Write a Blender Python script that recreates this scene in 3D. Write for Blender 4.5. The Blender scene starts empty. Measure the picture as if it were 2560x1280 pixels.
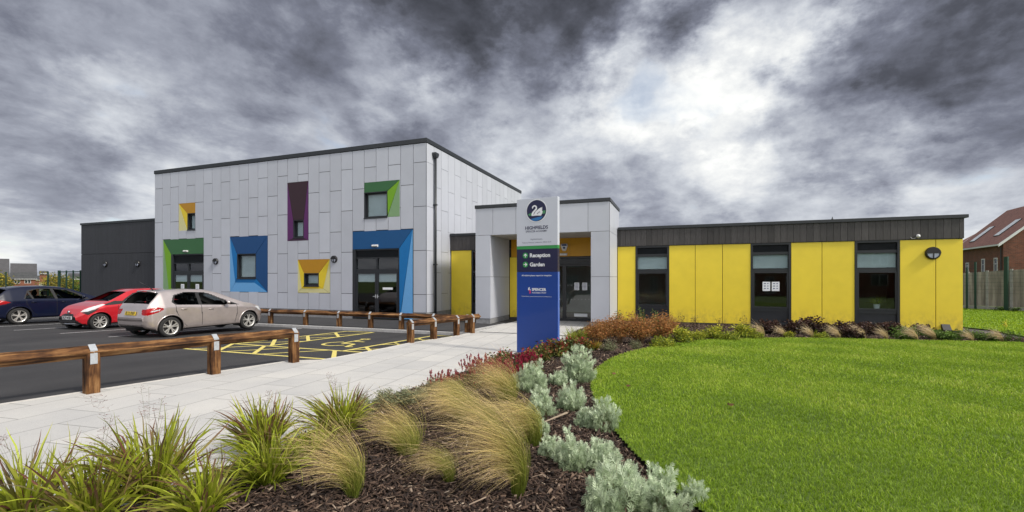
import bpy, bmesh, math, random
import numpy as np
from mathutils import Vector, Matrix, noise as mnoise
random.seed(7); rng = np.random.default_rng(7)
SC = bpy.context.scene
COL = SC.collection
R = math.radians

# ------------------------------------------------------------------ camera
# world axes follow the building: X runs along its facades, Y away from the viewer, Z up.
EYE = 1.8
cam = bpy.data.objects.new('camera', bpy.data.cameras.new('camera')); COL.objects.link(cam)
cam.data.sensor_width = 36.0; cam.data.lens = 36.0 * 1138 / 2560
cam.data.shift_y = 57 / 2560; cam.data.clip_end = 3000; cam.data.clip_start = 0.1
cam.location = (0, 0, EYE); cam.rotation_euler = (R(90), 0, math.atan2(1138, 3113))
SC.camera = cam

# ------------------------------------------------------------------ light
SUN_EL, SUN_AZ = R(44), R(-11)        # azimuth measured from +X, negative = towards the viewer's side
sd = Vector((math.cos(SUN_EL) * math.cos(SUN_AZ), math.cos(SUN_EL) * math.sin(SUN_AZ), math.sin(SUN_EL)))
sun = bpy.data.objects.new('sun', bpy.data.lights.new('sun', 'SUN')); COL.objects.link(sun)
sun.data.energy = 2.4; sun.data.angle = R(7); sun.data.color = (1.0, 0.93, 0.82)
sun.rotation_euler = (-sd).to_track_quat('-Z', 'Y').to_euler()
SC.view_settings.view_transform = 'Standard'; SC.view_settings.look = 'None'
SC.view_settings.gamma = 1; SC.view_settings.exposure = 0.64
SC.view_settings.use_curve_mapping = False
SC.cycles.max_bounces = 6; SC.cycles.transparent_max_bounces = 12
SC.cycles.diffuse_bounces = 3; SC.cycles.caustics_reflective = False; SC.cycles.caustics_refractive = False

# ------------------------------------------------------------------ projection helpers (photograph -> real surfaces)
FA = np.array([3113., -1138.]); FA /= np.linalg.norm(FA)
FB = np.array([1138., 3113.]); FB /= np.linalg.norm(FB)
def ray(px, py):
    u = px - 1280
    return np.array([u * FA[0] + 1138 * FA[1], u * FB[0] + 1138 * FB[1], -(py - 697)]) / 1138
def on_slope(px, py, z0, s, y0=14.):
    d = ray(px, py); t = (z0 + s * y0 - EYE) / (d[2] + s * d[1])
    return np.array([0, 0, EYE]) + t * d
def gpt(px, py):                       # on the paving / planting level
    p = on_slope(px, py, 0, .02)
    return p if p[1] < 14 else on_slope(px, py, 0, 0)
def cpt(px, py): return on_slope(px, py, -.1, .03)      # on the car park
def on_y(px, py, Y):                   # on a facade plane Y = const
    d = ray(px, py); t = Y / d[1]
    return (t * d[0], EYE + t * d[2])
def on_x(px, py, X):
    d = ray(px, py); t = X / d[0]
    return (t * d[1], EYE + t * d[2])
def depth(p): return p[0] * FA[1] + p[1] * FB[1]
def gz(y): return .02 * np.maximum(0, 14 - y)
def cz(y): return -.1 + .03 * (14 - np.asarray(y, float))

# ------------------------------------------------------------------ materials
MAT = {}
def nodes(name):
    m = bpy.data.materials.new(name); m.use_nodes = True
    nt = m.node_tree; b = nt.nodes['Principled BSDF']
    MAT[name] = m
    return m, nt, b
def N(nt, t, **k):
    n = nt.nodes.new(t)
    for a, v in k.items():
        if a == 'ins':
            for i, w in v.items():
                if hasattr(w, 'links'): nt.links.new(w, n.inputs[i])
                else: n.inputs[i].default_value = w
        else: setattr(n, a, v)
    return n
def mathn(nt, op, a, b=None, c=None, clamp=False):
    ins = {0: a}
    if b is not None: ins[1] = b
    if c is not None: ins[2] = c
    return N(nt, 'ShaderNodeMath', operation=op, use_clamp=clamp, ins=ins).outputs[0]
def ramp(nt, fac, stops, interp='LINEAR'):
    r = N(nt, 'ShaderNodeValToRGB', ins={0: fac}); cr = r.color_ramp; cr.interpolation = interp
    while len(cr.elements) < len(stops): cr.elements.new(0.5)
    for e, (p, c) in zip(cr.elements, stops): e.position = p; e.color = (*c, 1)
    return r.outputs[0]
def coords(nt, scale=(1, 1, 1), rot=(0, 0, 0), world=True):
    src = N(nt, 'ShaderNodeNewGeometry').outputs['Position'] if world else N(nt, 'ShaderNodeTexCoord').outputs['Object']
    return N(nt, 'ShaderNodeMapping', ins={0: src, 2: rot, 3: scale}).outputs[0]
def noise(nt, vec, scale, detail=4, rough=.55, dist=0):
    return N(nt, 'ShaderNodeTexNoise', ins={'Vector': vec, 'Scale': scale, 'Detail': detail, 'Roughness': rough, 'Distortion': dist})
def bump(nt, b, h, strength=.3, dist=.01):
    bn = N(nt, 'ShaderNodeBump', ins={'Height': h, 'Strength': strength, 'Distance': dist})
    nt.links.new(bn.outputs[0], b.inputs['Normal'])
def simple(name, col, rough=.5, metal=0, var=.12, vscale=6, bmp=0, bscale=60, stretch=(1, 1, 1), coat=0, spec=None, rnd=0):
    m, nt, b = nodes(name)
    b.inputs['Roughness'].default_value = rough; b.inputs['Metallic'].default_value = metal
    if coat: b.inputs['Coat Weight'].default_value = coat; b.inputs['Coat Roughness'].default_value = .04
    if spec is not None: b.inputs['Specular IOR Level'].default_value = spec
    v = coords(nt, stretch)
    n = noise(nt, v, vscale, 5)
    lo = tuple(c * (1 - var) for c in col); hi = tuple(min(1, c * (1 + var)) for c in col)
    c = ramp(nt, n.outputs[0], [(.3, lo), (.7, hi)])
    if rnd:
        a = N(nt, 'ShaderNodeAttribute', attribute_name='rnd')
        k = N(nt, 'ShaderNodeMapRange', ins={0: a.outputs['Fac'], 3: 1 - rnd, 4: 1 + rnd})
        c = N(nt, 'ShaderNodeVectorMath', operation='MULTIPLY', ins={0: c, 1: k.outputs[0]}).outputs[0]
    nt.links.new(c, b.inputs['Base Color'])
    if bmp: bump(nt, b, noise(nt, v, bscale, 3).outputs[0], bmp)
    return m
def leafmat(name, stops, trans=.25, rough=.5, rnd=.3):
    """tint attribute (0 base .. 1 tip, or a per leaf value) through a ramp, varied leaf by leaf"""
    m, nt, b = nodes(name)
    t = N(nt, 'ShaderNodeAttribute', attribute_name='tint'); a = N(nt, 'ShaderNodeAttribute', attribute_name='rnd')
    c = ramp(nt, t.outputs['Fac'], stops)
    k = N(nt, 'ShaderNodeMapRange', ins={0: a.outputs['Fac'], 3: 1 - rnd, 4: 1 + rnd})
    c = N(nt, 'ShaderNodeVectorMath', operation='MULTIPLY', ins={0: c, 1: k.outputs[0]}).outputs[0]
    nt.links.new(c, b.inputs['Base Color']); b.inputs['Roughness'].default_value = rough
    b.inputs['Specular IOR Level'].default_value = .3
    tr = N(nt, 'ShaderNodeBsdfTranslucent', ins={0: c})
    mx = N(nt, 'ShaderNodeMixShader', ins={0: trans, 1: b.outputs[0], 2: tr.outputs[0]})
    nt.links.new(mx.outputs[0], nt.nodes['Material Output'].inputs[0])
    return m

# ------------------------------------------------------------------ objects
def wm(o):
    m = o.matrix_basis.copy()
    if o.parent is not None: m = wm(o.parent) @ o.matrix_parent_inverse @ m
    return m
def adopt(o, p):
    o.parent = p; o.matrix_parent_inverse = wm(p).inverted()
def tag(o, label=None, cat=None, group=None, kind=None):
    if label: o['label'] = label
    if cat: o['category'] = cat
    if group: o['group'] = group
    if kind: o['kind'] = kind
    return o
def thing(name, label, cat, loc=(0, 0, 0), rz=0, group=None):
    o = bpy.data.objects.new(name, None); COL.objects.link(o); o.empty_display_size = .2
    o.location = loc; o.rotation_euler = (0, 0, rz)
    return tag(o, label, cat, group)
def copy_tree(o, parent=None):
    c = o.copy(); COL.objects.link(c)
    if parent is not None: c.parent = parent
    for ch in list(o.children): copy_tree(ch, c)
    return c

class MB:
    """collects shapes, then links them as one mesh object"""
    def __init__(s): s.v = []; s.f = []; s.m = []; s.r = []; s.smooth = False; s.cr = .5; s.cm = 0
    def add(s, vs, fs):
        k = len(s.v); s.v.extend([tuple(p) for p in vs])
        for f in fs: s.f.append(tuple(i + k for i in f)); s.m.append(s.cm); s.r.append(s.cr)
        return s
    def box(s, x0, x1, y0, y1, z0, z1):
        vs = [(x, y, z) for z in (z0, z1) for y in (y0, y1) for x in (x0, x1)]
        return s.add(vs, [(0, 2, 3, 1), (4, 5, 7, 6), (0, 1, 5, 4), (2, 6, 7, 3), (0, 4, 6, 2), (1, 3, 7, 5)])
    def prism(s, pts, axis, a0, a1):
        """polygon (2D) extruded along an axis: 'x' -> pts (y,z); 'y' -> pts (x,z); 'z' -> pts (x,y)"""
        f = {'x': lambda p, a: (a, p[0], p[1]), 'y': lambda p, a: (p[0], a, p[1]), 'z': lambda p, a: (p[0], p[1], a)}[axis]
        n = len(pts); vs = [f(p, a0) for p in pts] + [f(p, a1) for p in pts]
        return s.add(vs, [tuple(range(n)), tuple(range(2 * n - 1, n - 1, -1))] + [(i, n + i, n + (i + 1) % n, (i + 1) % n) for i in range(n)])
    def poly(s, pts): return s.add(pts, [tuple(range(len(pts)))])
    def tube(s, pts, rad, n=8, cap=True):
        pts = [Vector(p) for p in pts]; rad = rad if hasattr(rad, '__len__') else [rad] * len(pts)
        k = len(s.v); vs = []
        up = None
        for i, p in enumerate(pts):
            d = (pts[min(i + 1, len(pts) - 1)] - pts[max(i - 1, 0)]).normalized()
            if up is None: up = Vector((0, 0, 1)) if abs(d.z) < .9 else Vector((1, 0, 0))
            a = d.cross(up).normalized(); bb = a.cross(d).normalized(); up = bb
            for j in range(n):
                t = 2 * math.pi * j / n
                vs.append(p + (a * math.cos(t) + bb * math.sin(t)) * rad[i])
        fs = [(i * n + j, i * n + (j + 1) % n, (i + 1) * n + (j + 1) % n, (i + 1) * n + j) for i in range(len(pts) - 1) for j in range(n)]
        if cap: fs += [tuple(range(n - 1, -1, -1)), tuple(range((len(pts) - 1) * n, len(pts) * n))]
        return s.add(vs, fs)
    def lathe(s, prof, M, n=32):
        """prof (radius, along) around local Z of matrix M"""
        vs = [M @ Vector((r * math.cos(2 * math.pi * j / n), r * math.sin(2 * math.pi * j / n), h)) for r, h in prof for j in range(n)]
        return s.add(vs, [(i * n + j, i * n + (j + 1) % n, (i + 1) * n + (j + 1) % n, (i + 1) * n + j) for i in range(len(prof) - 1) for j in range(n)])
    def build(s, name, mats, parent=None, smooth=None, bevel=0):
        me = bpy.data.meshes.new(name); me.from_pydata(s.v, [], s.f)
        mats = mats if isinstance(mats, (list, tuple)) else [mats]
        for m in mats: me.materials.append(MAT[m] if isinstance(m, str) else m)
        me.polygons.foreach_set('material_index', s.m)
        a = me.attributes.new('rnd', 'FLOAT', 'FACE'); a.data.foreach_set('value', s.r)
        if smooth or s.smooth: me.polygons.foreach_set('use_smooth', [True] * len(s.f))
        me.update()
        if bevel:
            bm = bmesh.new(); bm.from_mesh(me); bmesh.ops.remove_doubles(bm, verts=bm.verts, dist=1e-5)
            bmesh.ops.bevel(bm, geom=[e for e in bm.edges if e.is_manifold and e.calc_face_angle(0) > .6], offset=bevel, segments=2, affect='EDGES')
            bm.to_mesh(me); bm.free()
        o = bpy.data.objects.new(name, me); COL.objects.link(o)
        if parent is not None: adopt(o, parent)
        return o
def fast_mesh(name, V, F, mats, attrs=None, fattr=None, smooth=False, matidx=None):
    """V (n,3), F (m,k) numpy arrays; attrs: point attributes; fattr: face attributes"""
    me = bpy.data.meshes.new(name); V = np.ascontiguousarray(V, np.float32); F = np.ascontiguousarray(F, np.int32)
    me.vertices.add(len(V)); me.vertices.foreach_set('co', V.ravel())
    k = F.shape[1]; me.loops.add(F.size); me.loops.foreach_set('vertex_index', F.ravel())
    me.polygons.add(len(F)); me.polygons.foreach_set('loop_start', np.arange(0, F.size, k, dtype=np.int32))
    for m in (mats if isinstance(mats, (list, tuple)) else [mats]): me.materials.append(MAT[m])
    for n, a in (attrs or {}).items():
        at = me.attributes.new(n, 'FLOAT', 'POINT'); at.data.foreach_set('value', np.ascontiguousarray(a, np.float32))
    for n, a in (fattr or {}).items():
        at = me.attributes.new(n, 'FLOAT', 'FACE'); at.data.foreach_set('value', np.ascontiguousarray(a, np.float32))
    if matidx is not None: me.polygons.foreach_set('material_index', np.ascontiguousarray(matidx, np.int32))
    if smooth: me.polygons.foreach_set('use_smooth', np.ones(len(F), bool))
    me.update(calc_edges=True); me.validate()
    return me
def link(name, me, parent=None, loc=None):
    o = bpy.data.objects.new(name, me); COL.objects.link(o)
    if loc is not None: o.location = loc
    if parent is not None: o.parent = parent
    return o
def inside(poly, x, y):
    poly = np.asarray(poly, float); n = len(poly); r = np.zeros(x.shape, bool); j = n - 1
    for i in range(n):
        xi, yi = poly[i][:2]; xj, yj = poly[j][:2]
        if yi != yj:
            c = ((yi > y) != (yj > y)) & (x < (xj - xi) * (y - yi) / (yj - yi) + xi); r ^= c
        j = i
    return r
def text_mesh(txt, width=None, size=None, bold=0, thick=.0015):
    cu = bpy.data.curves.new('lettering', 'FONT'); cu.body = txt; cu.align_x = 'LEFT'; cu.size = 1; cu.offset = bold; cu.resolution_u = 3
    o = bpy.data.objects.new('lettering', cu); COL.objects.link(o)
    dg = bpy.context.evaluated_depsgraph_get(); dg.update()
    me = o.evaluated_get(dg).to_mesh()
    vs = [tuple(v.co) for v in me.vertices]; fs = [tuple(p.vertices) for p in me.polygons]
    o.evaluated_get(dg).to_mesh_clear(); bpy.data.objects.remove(o); bpy.data.curves.remove(cu)
    x0 = min(v[0] for v in vs); x1 = max(v[0] for v in vs)
    s = width / (x1 - x0) if width else size
    sy = size if size and width else s
    return [((v[0] - x0) * s, v[1] * sy) for v in vs], fs, (x1 - x0) * s
def smoothpoly(pts, k=3):
    P = [tuple(p[:2]) for p in pts]
    for _ in range(k):
        Q = []
        for i in range(len(P) - 1):
            a, b = P[i], P[i + 1]
            Q += [(a[0] * .75 + b[0] * .25, a[1] * .75 + b[1] * .25), (a[0] * .25 + b[0] * .75, a[1] * .25 + b[1] * .75)]
        P = [P[0]] + Q + [P[-1]]
    return P
CLOUDS = [(1330, -30, 17, -.36), (1560, 50, 10, -.16), (1080, 40, 9, -.10), (2340, 120, 16, -.30), (2200, 160, 9, -.08), (2540, 330, 12, -.14), (560, 0, 26, -.14), (200, 80, 18, .0), (560, 230, 14, .05), (860, 40, 12, -.12),
          (1000, 130, 9, .14), (1400, 210, 14, .20), (1950, 330, 12, .20), (1860, 130, 9, .20), (1640, 250, 10, .10), (2440, 440, 11, .16), (1150, 330, 14, .08),
          (120, 600, 20, .12), (2100, 400, 16, .06), (1500, 420, 18, .08), (1740, 500, 14, -.02), (250, 300, 13, -.02), (400, 340, 9, .14), (800, 230, 14, .07)]
# ------------------------------------------------------------------ sky: Nishita sky behind a heavy broken cloud deck
w = bpy.data.worlds.new('World'); SC.world = w; w.use_nodes = True; nt = w.node_tree
bg = nt.nodes['Background']
sky = N(nt, 'ShaderNodeTexSky', sky_type='NISHITA', sun_disc=False, sun_elevation=SUN_EL, sun_rotation=math.pi / 2 - SUN_AZ)
tc = N(nt, 'ShaderNodeTexCoord').outputs['Generated']
sep = N(nt, 'ShaderNodeSeparateXYZ', ins={0: tc})
z = mathn(nt, 'MAXIMUM', sep.outputs[2], 0.0)
den = mathn(nt, 'ADD', z, .30)
pv = N(nt, 'ShaderNodeCombineXYZ', ins={0: mathn(nt, 'DIVIDE', sep.outputs[0], den), 1: mathn(nt, 'DIVIDE', sep.outputs[1], den), 2: 0.37})
sd_ = ray(1850, 697); pr = N(nt, 'ShaderNodeMapping', ins={0: pv.outputs[0], 2: (0, 0, -math.atan2(sd_[1], sd_[0]))}).outputs[0]     # cloud streets run this way
pv = N(nt, 'ShaderNodeMapping', ins={0: pr, 3: (.88, 1.0, 1.0)})
def vadd(a, b, k): return N(nt, 'ShaderNodeVectorMath', operation='MULTIPLY_ADD', ins={0: N(nt, 'ShaderNodeVectorMath', operation='SUBTRACT', ins={0: b, 1: (.5, .5, .5)}).outputs[0], 1: (k, k, k), 2: a}).outputs[0]
def sstep(v, a, b, lo, hi): return N(nt, 'ShaderNodeMapRange', interpolation_type='SMOOTHSTEP', ins={0: v, 1: a, 2: b, 3: lo, 4: hi}).outputs[0]
wob = noise(nt, pv.outputs[0], 1.6, 4, .5)
pv2 = vadd(pv.outputs[0], wob.outputs[1], .45)
big = noise(nt, pv2, 1.2, 10, .56).outputs[0]            # the cloud bodies
puff = noise(nt, vadd(pv.outputs[0], wob.outputs[1], .2), 2.6, 10, .62).outputs[0]
dv3 = N(nt, 'ShaderNodeMapping', ins={0: tc, 3: (1, 1, 1.5)}).outputs[0]
lump = noise(nt, dv3, 8.5, 12, .62).outputs[0]
wob2 = noise(nt, N(nt, 'ShaderNodeMapping', ins={0: tc, 3: (1, 1, 1.6)}).outputs[0], 4.2, 8, .6)
dirn = N(nt, 'ShaderNodeVectorMath', operation='NORMALIZE', ins={0: vadd(tc, wob2.outputs[1], .62)}).outputs[0]
total = mathn(nt, 'ADD', .495, sstep(big, .34, .66, -.12, .12))
total = mathn(nt, 'ADD', total, sstep(puff, .33, .67, -.09, .09))
total = mathn(nt, 'ADD', total, mathn(nt, 'MULTIPLY', mathn(nt, 'SUBTRACT', puff, .5), .22))
total = mathn(nt, 'ADD', total, mathn(nt, 'MULTIPLY', mathn(nt, 'SUBTRACT', lump, .5), .32))
# denser and thinner parts of the deck: (direction through the photograph, angular radius in degrees, weight)
for px, py, rad, wt in CLOUDS:
    d = ray(px, py); d = d / np.linalg.norm(d)
    dt = N(nt, 'ShaderNodeVectorMath', operation='DOT_PRODUCT', ins={0: dirn, 1: tuple(d)}).outputs['Value']
    total = mathn(nt, 'ADD', total, sstep(dt, math.cos(R(rad)), 1.0, 0.0, wt))
total = mathn(nt, 'ADD', total, sstep(z, .20, 0.0, 0.0, .10))
# added glow in the unseen sky behind the viewer, brightening ground and fronts
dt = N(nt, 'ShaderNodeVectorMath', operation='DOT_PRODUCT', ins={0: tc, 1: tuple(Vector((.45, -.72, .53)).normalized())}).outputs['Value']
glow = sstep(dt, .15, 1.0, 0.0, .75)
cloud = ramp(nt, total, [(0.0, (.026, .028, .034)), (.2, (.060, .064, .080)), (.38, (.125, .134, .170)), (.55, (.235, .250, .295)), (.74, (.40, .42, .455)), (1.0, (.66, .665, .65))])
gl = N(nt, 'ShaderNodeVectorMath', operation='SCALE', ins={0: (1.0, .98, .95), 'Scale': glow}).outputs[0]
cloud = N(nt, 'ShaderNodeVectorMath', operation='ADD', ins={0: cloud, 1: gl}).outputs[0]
blue = N(nt, 'ShaderNodeVectorMath', operation='SCALE', ins={0: sky.outputs[0], 'Scale': .10}).outputs[0]
gap = noise(nt, pv2, 2.6, 7, .5).outputs[0]
gapf = sstep(mathn(nt, 'ADD', gap, mathn(nt, 'MULTIPLY', total, .14)), .72, .85, 0.0, .45)
mix = N(nt, 'ShaderNodeMix', data_type='RGBA', ins={0: gapf, 6: cloud, 7: blue})
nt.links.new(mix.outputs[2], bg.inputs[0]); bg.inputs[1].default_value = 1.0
# ------------------------------------------------------------------ procedural materials
simple('panel_white', (.475, .50, .565), .42, var=.03, vscale=1.5, rnd=.05, spec=.4)
simple('panel_yellow', (.84, .65, .045), .40, var=.04, vscale=2, rnd=.02)
simple('panel_gap', (.02, .02, .022), .8)
simple('panel_back', (.03, .03, .034), .8)
simple('trim_dark', (.022, .026, .031), .42, var=.1)
simple('frame_dark', (.017, .020, .025), .38, var=.1)
simple('plinth', (.24, .245, .255), .85, var=.18, vscale=9, bmp=.15)
simple('plinth_dark', (.06, .06, .062), .85, var=.2, vscale=9)
simple('soffit', (.42, .40, .36), .6, var=.03)
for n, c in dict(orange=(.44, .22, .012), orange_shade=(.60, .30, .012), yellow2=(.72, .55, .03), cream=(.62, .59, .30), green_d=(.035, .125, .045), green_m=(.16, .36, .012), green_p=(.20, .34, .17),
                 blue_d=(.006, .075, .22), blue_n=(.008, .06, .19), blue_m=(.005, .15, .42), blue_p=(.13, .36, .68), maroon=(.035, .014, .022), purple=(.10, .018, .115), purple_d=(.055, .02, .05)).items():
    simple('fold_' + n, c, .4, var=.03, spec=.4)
def boards(name, col, axis_scale, groove):
    m, nt, b = nodes(name); b.inputs['Roughness'].default_value = .6
    v = coords(nt, axis_scale)
    g = noise(nt, v, 5, 7, .65); a = N(nt, 'ShaderNodeAttribute', attribute_name='rnd')
    c = ramp(nt, g.outputs[0], [(.25, tuple(x * .55 for x in col)), (.55, col), (.8, tuple(x * 1.6 for x in col))])
    k = N(nt, 'ShaderNodeMapRange', ins={0: a.outputs['Fac'], 3: .92 if name == 'board_store' else .7, 4: 1.08 if name == 'board_store' else 1.3})
    nt.links.new(N(nt, 'ShaderNodeVectorMath', operation='MULTIPLY', ins={0: c, 1: k.outputs[0]}).outputs[0], b.inputs['Base Color'])
    bump(nt, b, g.outputs[0], .25)
boards('board_band', (.050, .046, .046), (9, 9, .8), 0)
boards('board_store', (.032, .034, .042), (30, 30, .5), 0)
m, nt, b = nodes('glass')
b.inputs['Base Color'].default_value = (.012, .014, .016, 1); b.inputs['Roughness'].default_value = .02; b.inputs['Specular IOR Level'].default_value = .62
tr = N(nt, 'ShaderNodeBsdfTransparent', ins={0: (.55, .6, .6, 1)})
mx = N(nt, 'ShaderNodeMixShader', ins={0: .5, 1: b.outputs[0], 2: tr.outputs[0]}); nt.links.new(mx.outputs[0], nt.nodes['Material Output'].inputs[0])
gl_ = N(nt, 'ShaderNodeBsdfGlossy', ins={0: (1, 1, 1, 1), 1: .01}); fr = N(nt, 'ShaderNodeFresnel', ins={0: 1.75}); tr.inputs[0].default_value = (.80, .85, .86, 1)
bf = N(nt, 'ShaderNodeNewGeometry').outputs['Backfacing']; frf = mathn(nt, 'MULTIPLY', fr.outputs[0], mathn(nt, 'SUBTRACT', 1.0, bf))
mx2 = N(nt, 'ShaderNodeMixShader', ins={0: frf, 1: tr.outputs[0], 2: gl_.outputs[0]}); nt.links.new(mx2.outputs[0], nt.nodes['Material Output'].inputs[0])
m, nt, b = nodes('car_glass')
tr = N(nt, 'ShaderNodeBsdfTransparent', ins={0: (.55, .60, .60, 1)}); gl_ = N(nt, 'ShaderNodeBsdfGlossy', ins={0: (1, 1, 1, 1), 1: .015}); fr = N(nt, 'ShaderNodeFresnel', ins={0: 3.5})
frf = mathn(nt, 'MULTIPLY', fr.outputs[0], mathn(nt, 'SUBTRACT', 1.0, N(nt, 'ShaderNodeNewGeometry').outputs['Backfacing']))
mx = N(nt, 'ShaderNodeMixShader', ins={0: frf, 1: tr.outputs[0], 2: gl_.outputs[0]}); nt.links.new(mx.outputs[0], nt.nodes['Material Output'].inputs[0])
simple('blind', (.74, .78, .80), .8, var=.05, vscale=3)
simple('paper', (.75, .78, .82), .8, var=.02); simple('ink', (.05, .08, .2), .7)
simple('room_wall', (.62, .66, .62), .9, var=.05); simple('room_floor', (.10, .10, .11), .8); simple('room_dark', (.035, .035, .04), .9)
simple('white_plastic', (.72, .72, .72), .4, var=.02); simple('black_plastic', (.012, .012, .014), .35)
simple('lamp_diffuser', (.50, .54, .66), .35, var=.03)
simple('galv', (.52, .55, .58), .42, metal=.55, var=.12, vscale=25)
simple('kerb', (.42, .42, .42), .85, var=.12, vscale=12, bmp=.2, rnd=.06)
simple('edging', (.55, .53, .50), .85, var=.1, vscale=14, bmp=.1)
simple('paint_yellow', (.66, .56, .16), .7, var=.14, vscale=18); simple('paint_white', (.50, .50, .51), .7, var=.2, vscale=16)
def timber(name, sc, rz=0):
    m, nt, b = nodes(name); b.inputs['Roughness'].default_value = .78; b.inputs['Specular IOR Level'].default_value = .25
    v = N(nt, 'ShaderNodeMapping', ins={0: coords(nt, (1, 1, 1), (0, 0, rz)), 3: sc}).outputs[0]; g = noise(nt, v, 3.2, 9, .62, .5); g2 = noise(nt, coords(nt, (1, 1, 1)), 2.5, 4, .6)
    f = mathn(nt, 'ADD', g.outputs[0], mathn(nt, 'MULTIPLY', mathn(nt, 'SUBTRACT', g2.outputs[0], .5), .5))
    nt.links.new(ramp(nt, f, [(.34, (.016, .008, .004)), (.45, (.070, .030, .012)), (.56, (.16, .075, .027)), (.70, (.31, .175, .075))]), b.inputs['Base Color'])
    bump(nt, b, g.outputs[0], .55, .012)
timber('wood_y', (5, .5, 7), R(8.5)); timber('wood_x', (.55, 5, 7)); timber('wood_z', (6, 6, .6))
m_ = MAT['panel_yellow']; nt = m_.node_tree; b = nt.nodes['Principled BSDF']; src = b.inputs['Base Color'].links[0].from_socket     # rain splash marks low on the panels
zz_ = N(nt, 'ShaderNodeSeparateXYZ', ins={0: N(nt, 'ShaderNodeNewGeometry').outputs['Position']}).outputs[2]; sn = noise(nt, coords(nt, (1, 1, .6)), 7, 6, .7).outputs[0]
spl = mathn(nt, 'MULTIPLY', N(nt, 'ShaderNodeMapRange', ins={0: zz_, 1: .75, 2: .10, 3: 0, 4: 1}).outputs[0], N(nt, 'ShaderNodeMapRange', ins={0: sn, 1: .42, 2: .72, 3: 0, 4: .8}).outputs[0])
mxx = N(nt, 'ShaderNodeMix', data_type='RGBA', ins={0: spl, 6: src, 7: (.28, .20, .07, 1)}); nt.links.new(mxx.outputs[2], b.inputs['Base Color'])
# asphalt
def asphalt(name, lo, hi, streak=0.0):
    m, nt, b = nodes(name); b.inputs['Roughness'].default_value = .82
    v = coords(nt); f = noise(nt, v, 150, 3, .75); l = noise(nt, v, .55, 5, .6); s = noise(nt, coords(nt, (1, .22, 1)), 1.6, 4, .5)
    h = mathn(nt, 'ADD', mathn(nt, 'MULTIPLY', l.outputs[0], .55), mathn(nt, 'MULTIPLY', s.outputs[0], .45))
    c1 = ramp(nt, h, [(.35, lo), (.65, hi)])
    c2 = ramp(nt, f.outputs[0], [(.35, (.35, .35, .35)), (.58, (1.0, 1.0, 1.0)), (.74, (3.2, 3.1, 2.9))])
    c = N(nt, 'ShaderNodeVectorMath', operation='MULTIPLY', ins={0: c1, 1: c2}).outputs[0]
    nt.links.new(c, b.inputs['Base Color']); bump(nt, b, f.outputs[0], .5, .006)
asphalt('asphalt', (.022, .022, .025), (.050, .049, .052)); asphalt('asphalt_path', (.030, .030, .034), (.05, .05, .055)); asphalt('path_grey', (.06, .058, .064), (.085, .082, .09))
# concrete slab paving: courses run across the path
m, nt, b = nodes('paving'); b.inputs['Roughness'].default_value = .85
v = coords(nt, (1, 1, 1), (0, 0, R(-96)))
br = N(nt, 'ShaderNodeTexBrick', offset=.5, ins={'Vector': v, 'Color1': (.54, .535, .52, 1), 'Color2': (.475, .475, .47, 1), 'Mortar': (.22, .22, .215, 1), 'Scale': 1.0, 'Mortar Size': .0075, 'Mortar Smooth': .4, 'Brick Width': .9, 'Row Height': .6, 'Bias': 0.0})
sp = noise(nt, coords(nt), 210, 2, .6); st = noise(nt, coords(nt), 1.1, 5, .6)
c = N(nt, 'ShaderNodeVectorMath', operation='MULTIPLY', ins={0: br.outputs[0], 1: ramp(nt, sp.outputs[0], [(.28, (.62, .62, .62)), (.45, (.97, .97, .97)), (.8, (1.08, 1.08, 1.08))])}).outputs[0]
c = N(nt, 'ShaderNodeVectorMath', operation='MULTIPLY', ins={0: c, 1: ramp(nt, st.outputs[0], [(.3, (.90, .90, .91)), (.7, (1.05, 1.04, 1.02))])}).outputs[0]
nt.links.new(c, b.inputs['Base Color'])
bump(nt, b, mathn(nt, 'ADD', mathn(nt, 'MULTIPLY', br.outputs[1], -1.), mathn(nt, 'MULTIPLY', sp.outputs[0], .2)), .35, .006)
# soil under the bark, turf under the blades
simple('soil', (.020, .012, .008), .95, var=.4, vscale=30, bmp=.6, bscale=90)
def turf(name, k):
    m, nt, b = nodes(name); b.inputs['Roughness'].default_value = .9
    v = coords(nt); l = noise(nt, v, .8, 5, .6); f = noise(nt, v, 45, 4, .7)
    h = mathn(nt, 'ADD', mathn(nt, 'MULTIPLY', l.outputs[0], .5), mathn(nt, 'MULTIPLY', f.outputs[0], .5))
    nt.links.new(ramp(nt, h, [(.35, (.045 * k, .085 * k, .008 * k)), (.65, (.13 * k, .21 * k, .016 * k))]), b.inputs['Base Color']); bump(nt, b, f.outputs[0], .8, .03)
turf('turf', 1.0); turf('turf_far', 1.5); turf('rough_ground', .8)
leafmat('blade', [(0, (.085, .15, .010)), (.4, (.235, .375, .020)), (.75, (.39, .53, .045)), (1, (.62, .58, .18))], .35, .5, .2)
m, nt, b = nodes('bark'); b.inputs['Roughness'].default_value = .85
a = N(nt, 'ShaderNodeAttribute', attribute_name='rnd')
nt.links.new(ramp(nt, a.outputs['Fac'], [(0, (.014, .008, .006)), (.4, (.055, .031, .021)), (.68, (.125, .080, .055)), (.85, (.26, .19, .14)), (1, (.44, .36, .28))]), b.inputs['Base Color'])
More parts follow.
